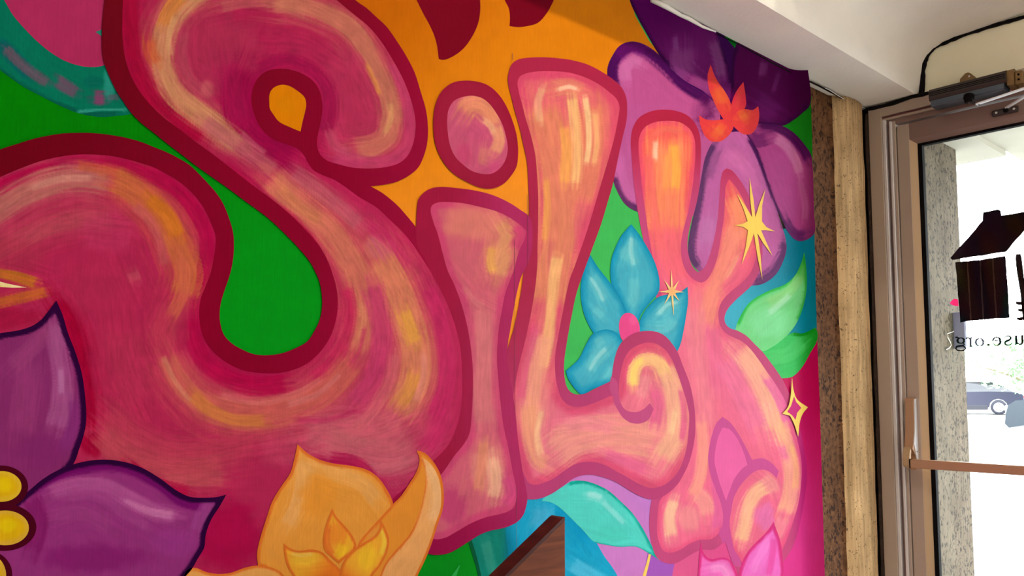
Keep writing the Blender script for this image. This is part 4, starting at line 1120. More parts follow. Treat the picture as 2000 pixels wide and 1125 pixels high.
# ---- green leaf by the column
gl = group_part('painted_leaf', 'light green leaf beside the column')
paint('leaf_blade', [(1486, 684), (1520, 668), (1547, 650), (1568, 651), (1592, 640)] + right_edge(645, 664) + [(1581, 692), (1566, 718), (1547, 736), (1526, 739), (1510, 720)], (60, 196, 96), gl, 3, [('lin', (1550, 690), (1590, 690), (20, 150, 30), .9), ('s', [(1500, 700), (1540, 690), (1570, 665)], 10, (84, 208, 110), .6), ('s', [(1548, 652), (1570, 652), (1590, 642)], 5, (10, 146, 20), .9)], spacing=10, sub=2)  # right end carries the edge shade in a deeper green
paint('leaf_blade', [(1571, 492), (1575, 525), (1576, 556), (1572, 587), (1563, 616), (1547, 644), (1526, 665), (1506, 679), (1488, 686), (1455, 668), (1436, 648), (1438, 636), (1448, 614), (1461, 594), (1477, 581), (1506, 566), (1532, 556), (1552, 539), (1564, 516)], (116, 216, 132), gl, 4,
      [('s', [(1440, 634), (1450, 612), (1462, 593), (1478, 581), (1506, 567), (1532, 557), (1552, 541), (1564, 518), (1571, 494)], 4.5, (36, 186, 60), .9), ('b', (1500, 630), (45, 34), (134, 228, 156), .8), ('s', [(1498, 590), (1520, 582), (1545, 565), (1562, 535)], 8, (154, 220, 130), .6), ('s', [(1500, 612), (1525, 592), (1545, 575)], 6, (176, 236, 190), .7), ('lin', (1562, 560), (1580, 540), (70, 170, 60), .6), ('s', [(1571, 500), (1575, 540), (1570, 590), (1558, 626)], 4, (30, 160, 50), .7)], spacing=10, sub=2)  # shade by the column painted into the right tip

# ---- letter K
lk = group_part('painted_letter', 'letter K, rightmost of the four letters')
KO = (196, 70, 118)  # the S crimson, paled by door sheen put into the colour
kout = [(1232, 275), (1236, 250), (1247, 231), (1267, 219), (1292, 214), (1320, 216.5), (1342, 225), (1357, 240), (1366, 260), (1369, 285), (1369, 315), (1367, 345), (1364, 380), (1357, 407), (1350, 433), (1344, 462), (1343, 486), (1348, 509), (1356, 525), (1364, 532), (1376, 522), (1386, 499), (1395, 465), (1401, 431), (1404, 400), (1406, 370), (1408, 350), (1412, 335), (1419, 329), (1428, 332), (1442, 347), (1455, 367), (1466, 390), (1480, 430), (1489, 480), (1488, 508), (1483, 530), (1469, 556), (1456, 569), (1435, 588), (1420, 606), (1415, 621), (1417, 632), (1426, 641), (1441, 646), (1458, 656), (1474, 672), (1490, 688), (1503, 705), (1517, 724), (1532, 748), (1545, 778), (1557, 815), (1567, 858), (1574, 900), (1576, 925), (1574, 955), (1568, 994), (1558, 1041), (1545, 1075), (1528, 1100), (1500, 1150), (1450, 1150), (1436, 1104), (1416, 1057), (1394, 1073), (1373, 1073.5), (1355, 1080), (1334, 1093), (1316, 1101), (1298, 1099), (1283, 1089), (1273, 1064), (1268.5, 1034), (1269, 1000), (1273, 974), (1285, 900), (1290, 800), (1288, 700), (1284, 600), (1272, 520), (1257, 470), (1249, 431), (1242, 390), (1237, 350), (1234, 310)]
paint('outline', kout, KO, lk, L_K, [('lin', (1300, 420), (1300, 230), (178, 36, 66), 1.0), ('lin', (1540, 900), (1572, 900), (190, 26, 118), .8)], spacing=12, sub=2)
kfill = [(1247, 285), (1249, 267), (1258, 250), (1275, 240), (1300, 236), (1328, 239), (1347, 252), (1356, 270), (1358, 300), (1355, 345), (1350, 380), (1343, 418), (1337, 440), (1331, 468), (1330, 491), (1333, 512), (1342, 533), (1355, 546), (1370, 552), (1381, 546), (1391, 530), (1402, 499), (1409, 457), (1414, 425), (1416, 387), (1418, 362), (1424, 350), (1437, 365), (1450, 387), (1462, 415), (1473, 450), (1478, 480), (1477, 500), (1472, 518), (1464, 535), (1448, 553), (1428, 569), (1409, 590), (1403, 613), (1407, 637), (1419, 652), (1435, 660), (1451, 668), (1466, 682), (1482, 703), (1498, 726), (1516, 752), (1533, 782), (1545, 815), (1556, 855), (1564, 892), (1566, 920), (1564, 950), (1558, 989), (1547, 1025), (1535, 1058), (1518, 1090), (1490, 1125), (1458, 1118), (1446, 1092), (1435, 1075), (1425, 1050), (1411, 1030), (1404, 1041), (1389, 1053), (1368, 1054), (1347, 1062), (1326, 1075), (1308, 1079.5), (1295, 1075), (1287, 1059), (1283, 1036), (1285, 999), (1289, 978), (1310, 950), (1330, 900), (1345, 850), (1335, 780), (1318, 700), (1305, 620), (1288, 560), (1272, 488), (1262, 425), (1255, 375), (1250, 325)]
paint('fill', kfill, (238, 104, 134), lk, L_K + 1,
      [('lin', (1320, 620), (1310, 300), (238, 88, 84), 1.0), ('edge', 8, (226, 70, 116), .6, 10), ('s', [(1304, 262), (1303, 330), (1300, 400), (1300, 460)], 30, (250, 138, 92), .9), ('s', [(1266, 300), (1272, 380), (1284, 470)], 8, (240, 100, 100), .6), ('s', [(1318, 280), (1320, 330), (1316, 370)], 8, (250, 176, 70), .8), ('s', [(1301, 300), (1302, 370)], 7, (250, 160, 82), .7), ('s', [(1281, 275), (1279.5, 292), (1279, 312)], 4.5, (252, 196, 160), .9), ('s', [(1272, 262), (1298, 252), (1330, 258)], 6, (240, 116, 96), .6),
       ('s', [(1310, 440), (1318, 500), (1335, 545)], 20, (240, 100, 112), .7), ('s', [(1432, 380), (1447, 430), (1450, 470)], 13, (248, 146, 102), .85), ('s', [(1440, 440), (1424, 490), (1404, 540), (1388, 590), (1378, 640)], 13, (248, 142, 118), .8), ('s', [(1446, 500), (1420, 545)], 7, (250, 170, 130), .6), ('s', [(1462, 500), (1440, 540), (1412, 570)], 9, (240, 96, 128), .7),
       ('s', [(1358, 600), (1362, 680), (1372, 760), (1378, 840)], 14, (240, 128, 140), .7), ('s', [(1392, 640), (1396, 700), (1400, 760)], 10, (232, 98, 140), .6), ('s', [(1440, 682), (1470, 715), (1492, 755), (1508, 800), (1520, 840)], 18, (250, 176, 142), .9), ('s', [(1412, 700), (1440, 750), (1466, 800), (1480, 840)], 16, (238, 112, 152), .7), ('s', [(1522, 820), (1540, 870), (1550, 920), (1546, 970), (1535, 1005)], 12, (250, 182, 132), .9), ('s', [(1546, 870), (1555, 910), (1553, 955)], 5, (254, 206, 110), .85),
       ('s', [(1498, 735), (1522, 775), (1540, 825)], 8, (228, 92, 158), .7), ('s', [(1370, 820), (1374, 880), (1366, 940), (1352, 970)], 10, (250, 152, 132), .85), ('s', [(1318, 975), (1308, 1010), (1312, 1050)], 10, (250, 196, 150), .8), ('s', [(1362, 960), (1380, 985), (1385, 1010)], 12, (246, 160, 140), .7), ('b', (1345, 1015), (26, 30), (240, 146, 140), .7), ('s', [(1395, 930), (1405, 990), (1400, 1035)], 10, (226, 92, 150), .7),
       ('s', [(1500, 948), (1478, 962), (1462, 990), (1454, 1025), (1446, 1060)], 12, (250, 186, 140), .9), ('s', [(1488, 930), (1506, 945), (1514, 965)], 8, (240, 150, 142), .7), ('b', (1494, 1010), (22, 30), (228, 112, 168), .8), ('s', [(1530, 1010), (1515, 1050)], 9, (246, 150, 150), .6), ('s', [(1535, 900), (1525, 870)], 7, (234, 96, 156), .6), ('lin', (1520, 960), (1566, 960), (224, 70, 150), .35)], spacing=11, sub=2, grain=.06, seed=31)
paint('inner_outline', [(1411, 814), (1399, 827), (1389, 856), (1383, 893), (1385, 915), (1389, 932), (1399, 960), (1409, 986), (1412.5, 1012), (1411, 1026), (1404, 1041), (1412, 1062), (1417, 1059), (1425, 1083), (1434, 1104), (1448, 1108), (1446, 1092), (1435, 1075), (1428, 1046), (1425, 1020), (1428, 999), (1433, 973), (1443, 953), (1459, 933), (1474, 921), (1490, 917), (1506, 923), (1517, 934), (1521, 919), (1503, 901), (1487, 895), (1469, 898), (1456, 872), (1441, 845), (1425, 824)], (204, 78, 142), lk, L_K + 2, spacing=20, sub=0)
paint('counter', [(1411, 835), (1402, 856), (1396, 889), (1396, 905), (1399, 919), (1407, 947), (1418, 978), (1425, 958), (1435, 934), (1451, 914), (1460, 908), (1451, 880), (1438, 854), (1424, 838)], (238, 100, 162), lk, L_K + 3, [('lin', (1420, 950), (1420, 840), (230, 92, 156), .5)], spacing=20, sub=1)

# ---- small pink lotus at the foot of the K
lo = group_part('painted_flower', 'hot pink lotus at the foot of the K')
LE = (216, 42, 118)
paint('petal', [(1369, 1057), (1373, 1077), (1381, 1088), (1391, 1092), (1402, 1090), (1412, 1088.5), (1425, 1093), (1433, 1106), (1441, 1125), (1450, 1180), (1355, 1180), (1363, 1125), (1366, 1083)], (236, 104, 178), lo, L_K + 4, [('edge', 5, LE, .95, 4), ('s', [(1385, 1110), (1410, 1108), (1425, 1130)], 8, (244, 146, 200), .7)], spacing=10, sub=2, seed=41)
paint('petal', [(1511, 1019), (1516, 1033), (1524, 1057), (1528, 1083), (1530, 1125), (1520, 1190), (1440, 1190), (1443, 1125), (1448, 1103), (1459, 1080), (1474, 1062), (1498, 1038)], (240, 108, 190), lo, L_K + 5, [('edge', 6, LE, .95, 5), ('s', [(1470, 1120), (1488, 1080), (1505, 1050)], 9, (246, 130, 204), .7), ('s', [(1500, 1125), (1510, 1080), (1512, 1050)], 6, (226, 60, 140), .6)], spacing=10, sub=2, seed=42)

# ---- teal flower between L and K
tf = group_part('painted_flower', 'turquoise flower between the L and the K')
TE = (0, 136, 168)
for k, (pts, hl) in enumerate((
    ([(1153, 498), (1168, 522), (1191, 551), (1209, 574), (1218, 592), (1224, 612), (1226, 640), (1207, 660), (1170, 665), (1160, 652), (1147, 629), (1138, 603), (1134, 569), (1137, 540), (1143, 517)], [[(1152, 540), (1165, 560), (1180, 590)], [(1160, 600), (1180, 620)]]),
    ([(1233, 438), (1248, 457), (1266, 486), (1279, 512), (1287, 540), (1288.5, 561), (1285, 573), (1269, 592), (1253, 613), (1246, 630), (1228, 625), (1220, 606), (1209, 582), (1196, 559), (1192, 535), (1194, 509), (1201, 486), (1214, 460)], [[(1234, 462), (1232, 490), (1238, 520)], [(1240, 540), (1238, 580), (1230, 600)], [(1225, 480), (1214, 510)]]),
    ([(1343, 560), (1344, 587), (1340, 618), (1335, 647), (1329, 673), (1321, 690), (1306, 690), (1262, 660), (1246, 648), (1250, 626), (1259, 608), (1272, 592), (1287, 579.5), (1308, 574.5), (1326, 571)], [[(1285, 615), (1305, 595), (1325, 590)], [(1275, 640), (1300, 640), (1318, 620)]]),
    ([(1157, 653), (1173, 645), (1188, 643.5), (1204, 650), (1216, 668), (1222, 690), (1204, 745), (1178, 753), (1160, 759), (1142, 769), (1133, 770), (1121, 757), (1108, 736), (1105.5, 724), (1116, 715), (1131, 700), (1144, 674)], [[(1185, 680), (1165, 700), (1150, 725)], [(1200, 715), (1188, 735), (1180, 745)], [(1160, 672), (1180, 660)]]))):
    paint('petal', pts, (66, 170, 186), tf, L_FL + k % 2, [('edge', 11, (22, 150, 178), .85, 12), ('edge', 3.5, TE, .9, 4)] + [('s', h, 9, (104, 194, 196), .65) for h in hl] + [('s', hl[0], 3.5, (166, 220, 214), .6)], spacing=11, sub=2, seed=60 + k)
paint('flower_centre', [(1209, 640), (1211, 624), (1219, 613), (1229, 611), (1240, 617), (1248, 632), (1249, 650), (1240, 668), (1222, 672), (1213, 660)], (232, 72, 134), tf, L_FL + 2, [('b', (1236, 625), (8, 12), (240, 92, 146), .7)], spacing=10, sub=1)

# ---- letter L
ll = group_part('painted_letter', 'letter L with a curled foot')
LO = (172, 38, 70)  # same crimson as the S, with door daylight mixed into it
lout = [(992, 158), (994, 140), (1000, 125), (1013, 116), (1037, 112.5), (1065, 112), (1092, 114), (1117, 117.5), (1150, 127), (1175, 140), (1200, 157), (1215, 172), (1223, 190), (1225, 210), (1223.5, 237), (1217, 265), (1207, 310), (1197, 360), (1186, 398), (1175, 435), (1150, 504), (1135, 545), (1125, 577), (1115, 625), (1107, 670), (1102, 707), (1102.5, 735), (1107, 755), (1115, 766), (1127, 770.5), (1142, 769), (1162, 759), (1194, 744), (1196, 726), (1200, 702), (1209, 676), (1222, 661), (1240, 650), (1261, 646.5), (1282, 648), (1300, 657), (1314, 673), (1324, 689), (1334, 715), (1347, 749), (1355, 786), (1358, 817), (1357.5, 848), (1352, 882), (1344, 908), (1336, 925), (1324, 945), (1305, 963), (1287, 973), (1269, 975), (1248, 968), (1225, 955), (1204, 942), (1178, 932), (1152, 927), (1131, 930), (1116, 937), (1100, 949), (1080, 963), (1060, 972), (1046, 975), (1020, 975), (1000, 940), (996, 870), (985, 780), (990, 690), (1004, 640), (1016, 580), (1024, 520), (1033, 423), (1032, 360), (1029, 315), (1022, 282), (1015, 250), (1007, 222), (1000, 195)]
paint('outline', lout, LO, ll, L_L, [('lin', (1080, 500), (1250, 800), (186, 62, 112), 1.0)], spacing=20, sub=1)
lfill = [(1011, 160), (1015, 150), (1026, 144), (1045, 140), (1075, 139), (1112, 142), (1145, 152), (1170, 165), (1190, 180), (1204, 193), (1210, 208), (1207, 232), (1200, 268), (1190, 305), (1170, 372), (1150, 440), (1126, 510), (1112, 548), (1102, 595), (1092, 647), (1085, 690), (1084, 722), (1088, 752), (1098, 780), (1113, 792), (1131, 795), (1152, 790), (1175, 781), (1194, 773), (1203, 772), (1208, 766), (1209, 747), (1213, 723), (1220, 700), (1230, 684), (1246, 674), (1266, 669), (1282, 671.5), (1298, 682), (1311, 700), (1321, 723), (1331, 752), (1341, 784), (1346, 812), (1345, 840), (1342, 869), (1334, 900), (1321, 926), (1305, 942), (1287, 951), (1269, 953), (1248, 945), (1225, 932), (1201, 919), (1178, 907), (1157, 902), (1136, 903), (1119, 909), (1100, 921), (1082, 934), (1062, 943), (1046, 947), (1034, 944), (1025, 930), (1014, 895), (1006, 850), (1001, 810), (1001, 785), (1008, 740), (1017, 700), (1027, 660), (1038, 607), (1045, 565), (1049, 525), (1050, 480), (1051, 425), (1051, 380), (1049, 340), (1045, 300), (1036, 262), (1027, 232), (1020, 205), (1013, 178)]
paint('fill', lfill, (224, 96, 108), ll, L_L + 1,
      [('lin', (1150, 640), (1180, 820), (232, 110, 130), 1.0), ('edge', 15, (214, 66, 104), .75, 14), ('s', [(1080, 176), (1110, 172), (1140, 185)], 12, (232, 140, 105), .7), ('s', [(1062, 200), (1070, 260), (1085, 330), (1090, 400), (1090, 470), (1080, 540), (1070, 600)], 28, (226, 130, 95), .9), ('s', [(1150, 200), (1156, 260), (1150, 330), (1132, 400)], 20, (228, 130, 95), .75),
       ('s', [(1118, 190), (1124, 250), (1126, 310), (1122, 360)], 8, (246, 188, 118), .85), ('s', [(1142, 190), (1148, 230), (1150, 285), (1145, 320)], 6, (248, 200, 140), .85), ('s', [(1103, 245), (1108, 300), (1104, 360)], 9, (246, 170, 80), .7), ('s', [(1060, 170), (1050, 200), (1052, 240)], 7, (236, 180, 130), .6), ('s', [(1090, 176), (1112, 170), (1128, 176)], 4, (250, 205, 165), .7), ('s', [(1162, 220), (1166, 280), (1160, 320)], 5, (246, 190, 120), .6),
       ('s', [(1066, 350), (1068, 420), (1064, 470)], 6, (240, 162, 80), .7), ('s', [(1078, 470), (1074, 530), (1078, 580)], 4, (214, 104, 100), .6), ('s', [(1088, 500), (1080, 560), (1075, 620), (1070, 660), (1058, 720)], 8, (248, 184, 116), .85), ('s', [(1066, 650), (1052, 710), (1042, 780), (1042, 840)], 14, (242, 158, 126), .8), ('s', [(1030, 790), (1036, 850), (1052, 900), (1070, 910)], 12, (240, 156, 116), .8), ('s', [(1058, 800), (1050, 850), (1056, 890)], 6, (250, 196, 140), .7), ('s', [(1046, 640), (1030, 710), (1018, 780)], 7, (220, 82, 124), .6),
       ('s', [(1075, 890), (1120, 860), (1180, 848), (1240, 850), (1290, 860)], 28, (238, 150, 130), .85), ('s', [(1100, 830), (1150, 825), (1200, 835)], 12, (238, 128, 140), .6), ('s', [(1180, 885), (1230, 905), (1265, 920)], 9, (226, 92, 136), .6), ('s', [(1295, 900), (1318, 855), (1322, 800), (1314, 745), (1300, 712)], 14, (240, 168, 132), .9), ('s', [(1310, 850), (1318, 800)], 6, (246, 190, 140), .7),
       ('s', [(1298, 735), (1290, 715), (1272, 703), (1252, 706), (1240, 725), (1237, 755)], 11, (246, 186, 122), .95), ('s', [(1258, 702), (1243, 712), (1237, 735), (1238, 755)], 6, (252, 208, 104), .9), ('s', [(1262, 730), (1258, 755), (1250, 780)], 9, (238, 138, 140), .8), ('s', [(1276, 760), (1284, 790), (1276, 830)], 9, (228, 92, 134), .8), ('s', [(1330, 760), (1336, 810), (1332, 860)], 6, (226, 84, 132), .7)], spacing=11, sub=2, grain=.07, seed=32)
paint('curl', [(1190, 757), (1197, 775), (1199, 786), (1207, 801), (1217, 816), (1233, 826), (1251, 827), (1266, 820), (1277, 799), (1269, 787), (1261, 796), (1248, 803.5), (1233, 804.5), (1220, 799), (1212, 786), (1208, 767), (1205, 745), (1194, 735)], (194, 74, 122), ll, L_L + 2, spacing=20)

# ---- letter i: stem and dot
li = group_part('painted_letter', 'letter i, stem with a separate dot')
IO = (158, 22, 58)  # S outline crimson, lightened in its tone as by the door
iout = [(815, 402), (817, 390), (827, 377), (842, 368), (862, 365), (890, 367), (930, 372.5), (965, 382), (995, 396), (1015, 409), (1036, 426), (1040, 470), (1036, 500), (1030, 517), (1019, 538), (1010, 570), (1002, 612), (996, 647), (992, 672), (991, 700), (993, 721), (1000, 760), (1006, 800), (1012, 860), (1020, 915), (1030, 973), (1028, 988), (1022, 1006), (1012, 1018), (996, 1027), (980, 1032), (960, 1036), (940, 1043), (920, 1055), (895, 1071), (875, 1081), (850, 1084), (835, 1081), (800, 1060), (790, 1000), (800, 940), (840, 905), (875, 870), (893, 830), (902, 781), (902, 712), (897, 667), (887, 630), (872, 590), (857, 560), (842, 532), (830, 505), (815, 480), (813, 440)]
paint('outline', iout, IO, li, L_I, [('lin', (860, 700), (1010, 700), (176, 42, 92), 1.0), ('lin', (930, 900), (870, 1080), (150, 8, 68), .7)], spacing=20, sub=1)
ifill = [(841, 411), (844, 401), (855, 395.5), (875, 394.5), (905, 397), (937, 404), (970, 413), (995, 425), (1017, 440), (1028, 451), (1026, 463), (1015, 487), (1008, 510), (1003, 530), (997, 545), (987, 572), (980, 607), (974, 642), (971, 680), (971, 712), (974, 750), (978, 790), (984, 835), (994, 880), (1001, 920), (1009, 958), (1008, 976), (1004, 990), (994, 998), (976, 1004), (950, 1010), (920, 1022), (887, 1041), (870, 1050), (850, 1053), (838, 1045), (834, 1000), (846, 950), (870, 916), (887, 891), (907, 866), (917, 846), (922, 800), (924, 740), (922, 700), (917, 660), (910, 625), (900, 590), (887, 555), (875, 530), (866, 500), (855, 457), (847, 435)]
paint('fill', ifill, (206, 92, 108), li, L_I + 1,
      [('edge', 13, (202, 60, 106), .75, 12), ('b', (925, 435), (70, 40), (218, 122, 106), .85), ('b', (915, 510), (32, 45), (206, 98, 108), .7), ('s', [(975, 430), (990, 460), (980, 500), (968, 540)], 14, (224, 148, 100), .85), ('s', [(962, 480), (958, 510), (964, 535)], 8, (234, 166, 84), .8), ('s', [(1003, 440), (1018, 455), (1005, 490)], 10, (206, 60, 108), .8), ('s', [(905, 560), (930, 590), (948, 600)], 6, (216, 118, 120), .6),
       ('s', [(946, 600), (944, 680), (942, 760), (946, 830)], 13, (216, 116, 118), .8), ('b', (950, 910), (38, 60), (224, 130, 116), .85), ('s', [(962, 890), (968, 940), (962, 975)], 11, (240, 176, 136), .8), ('s', [(945, 860), (940, 910), (930, 960)], 8, (232, 140, 100), .6), ('b', (880, 985), (36, 40), (190, 58, 104), .8), ('s', [(990, 930), (1000, 965), (985, 990)], 9, (212, 70, 122), .7), ('s', [(910, 930), (900, 970)], 7, (214, 104, 110), .6)], spacing=11, sub=2, grain=.08, seed=33)
paint('dot_outline', [(847, 225), (850, 207), (860, 182), (875, 167), (889, 160), (907, 157.5), (930, 159), (952, 166), (970, 180), (985, 200), (997, 225), (1007, 255), (1011, 277), (1012, 300), (1009, 325), (997, 345), (982, 360), (962, 368), (940, 367), (915, 357), (887, 340), (870, 322), (857, 300), (849, 275), (846.5, 250)], (156, 26, 56), li, L_I + 1, [('edge', 6, (150, 16, 48), .5, 8)], spacing=20, sub=1)
paint('dot_fill', [(873.5, 232), (877, 212), (887, 197), (905, 189), (922, 187), (940, 191), (955, 202), (970, 222), (982, 245), (989, 270), (991.5, 285), (991, 298), (986, 315), (975, 330), (960, 339), (942, 339.5), (922, 334), (905, 322), (890, 307), (880, 287), (875, 262)], (198, 82, 112), li, L_I + 2,
      [('s', [(902, 225), (915, 207), (938, 206), (956, 222), (968, 248)], 16, (226, 138, 100), .9), ('s', [(968, 245), (975, 275), (966, 300)], 9, (230, 152, 110), .8), ('s', [(948, 285), (945, 310), (955, 315)], 9, (216, 128, 106), .6), ('b', (930, 258), (26, 24), (196, 78, 112), .8), ('b', (905, 300), (18, 25), (196, 62, 104), .6), ('s', [(943, 234), (958, 246), (965, 262)], 5, (240, 176, 130), .7), ('s', [(952, 330), (975, 320)], 8, (206, 70, 118), .6)], spacing=11, sub=2, grain=.08, seed=34)

# ---- letter S
ls = group_part('painted_letter', 'letter S, largest of the four letters')
SO = (103, 0, 20)
sout = [(206, -160), (206, -60), (205, -5), (202, 20), (199.5, 50), (199, 80), (200, 105), (205, 127), (215, 152), (227, 177), (242, 200), (257, 221), (277, 241), (300, 259), (326, 280), (355, 302), (382, 323), (410, 343), (450, 371), (475, 390), (500, 408), (525, 427), (560, 460), (590, 492), (607, 514), (615, 529), (624, 550), (628.5, 575), (629, 600), (624, 626), (612, 650), (600, 667), (575, 681), (550, 690), (520, 694), (495, 691.5), (470, 681), (452, 670), (437, 653), (431, 635), (429, 615), (431, 594), (437, 572), (446, 546), (452, 525), (456, 500), (457, 475), (455, 452), (447, 425), (437, 400), (425, 380), (408, 360), (390, 341), (370, 322), (347, 308), (325, 297), (300, 287), (275, 277), (250, 270), (225, 265), (200, 261.5), (175, 259.5), (150, 259.5), (125, 260.5), (100, 264), (62, 272), (37, 280), (0, 292), (-60, 320), (-240, 420), (-240, 1320), (520, 1320), (700, 1200), (790, 1010), (860, 930), (895, 860), (905, 800), (905, 712), (899, 667), (889, 630), (874, 590), (859, 560), (844, 532), (831, 500), (824, 460), (812, 443), (795, 422), (775, 400), (747, 377), (724, 364), (755, 360), (775, 355), (800, 342), (817, 327), (827, 307), (834, 282), (836, 250), (832, 215), (822, 180), (810, 142), (795, 112), (775, 80), (755, 52), (737, 35), (715, 15), (694, 0), (640, -60), (560, -160)]
paint('outline', sout, SO, ls, L_S - 4, [('lin', (200, 60), (530, 400), (130, 0, 36), 1.0), ('lin', (530, 500), (880, 600), (156, 14, 58), 1.0)], spacing=30, sub=1)  # darker at left: the light's falloff is put into the crimson
sfill = [(244, -150), (241, -60), (240, 0), (239, 40), (239.5, 78), (246, 120), (258, 153), (275, 182), (295, 206), (320, 230), (350, 252), (382, 277), (400, 290), (440, 320), (487, 357), (525, 385), (560, 413), (590, 442), (620, 475), (638, 505), (648, 530), (656, 557), (660, 590), (656, 625), (645, 658), (627, 685), (600, 710), (575, 721.5), (545, 728.5), (510, 729), (475, 723.5), (445, 710), (420, 691), (402, 669), (392, 642), (389, 607), (392.5, 582), (401, 560), (410, 537), (416, 512), (420, 487), (421, 462), (412, 436), (397, 405), (375, 377), (350, 355), (325, 340), (300, 327), (262, 315), (225, 306), (187, 302), (150, 302), (112, 307), (82, 314), (50, 325), (0, 346), (-60, 376), (-230, 470), (-230, 1310), (510, 1310), (640, 1180), (735, 1010), (785, 958), (822, 930), (862, 894), (882, 866), (893, 838), (902, 781), (902.5, 712), (897, 667), (887, 630), (872, 590), (857, 560), (842, 532), (830, 513), (812, 486), (790, 457), (762, 430), (735, 405), (700, 384), (670, 362), (652, 351), (630, 342), (613, 333), (602, 319), (592, 301), (580, 290), (560, 282), (533, 272), (510, 251), (497, 225), (491, 197), (494, 172), (506, 150), (524, 138), (550, 134), (573, 137.5), (596, 147), (615, 162), (626, 183), (630, 212), (626, 240), (620.5, 266), (620, 288), (627, 304), (640, 314), (662, 321), (687, 327), (725, 329), (760, 325), (782, 317), (797, 303), (807, 280), (811.5, 250), (810, 225), (800, 187), (785, 150), (767, 117), (745, 82), (720, 52), (690, 27), (660, 2), (600, -60), (520, -150)]
TAN, MAG, CRIM = (192, 124, 88), (146, 4, 62), (158, 8, 58)
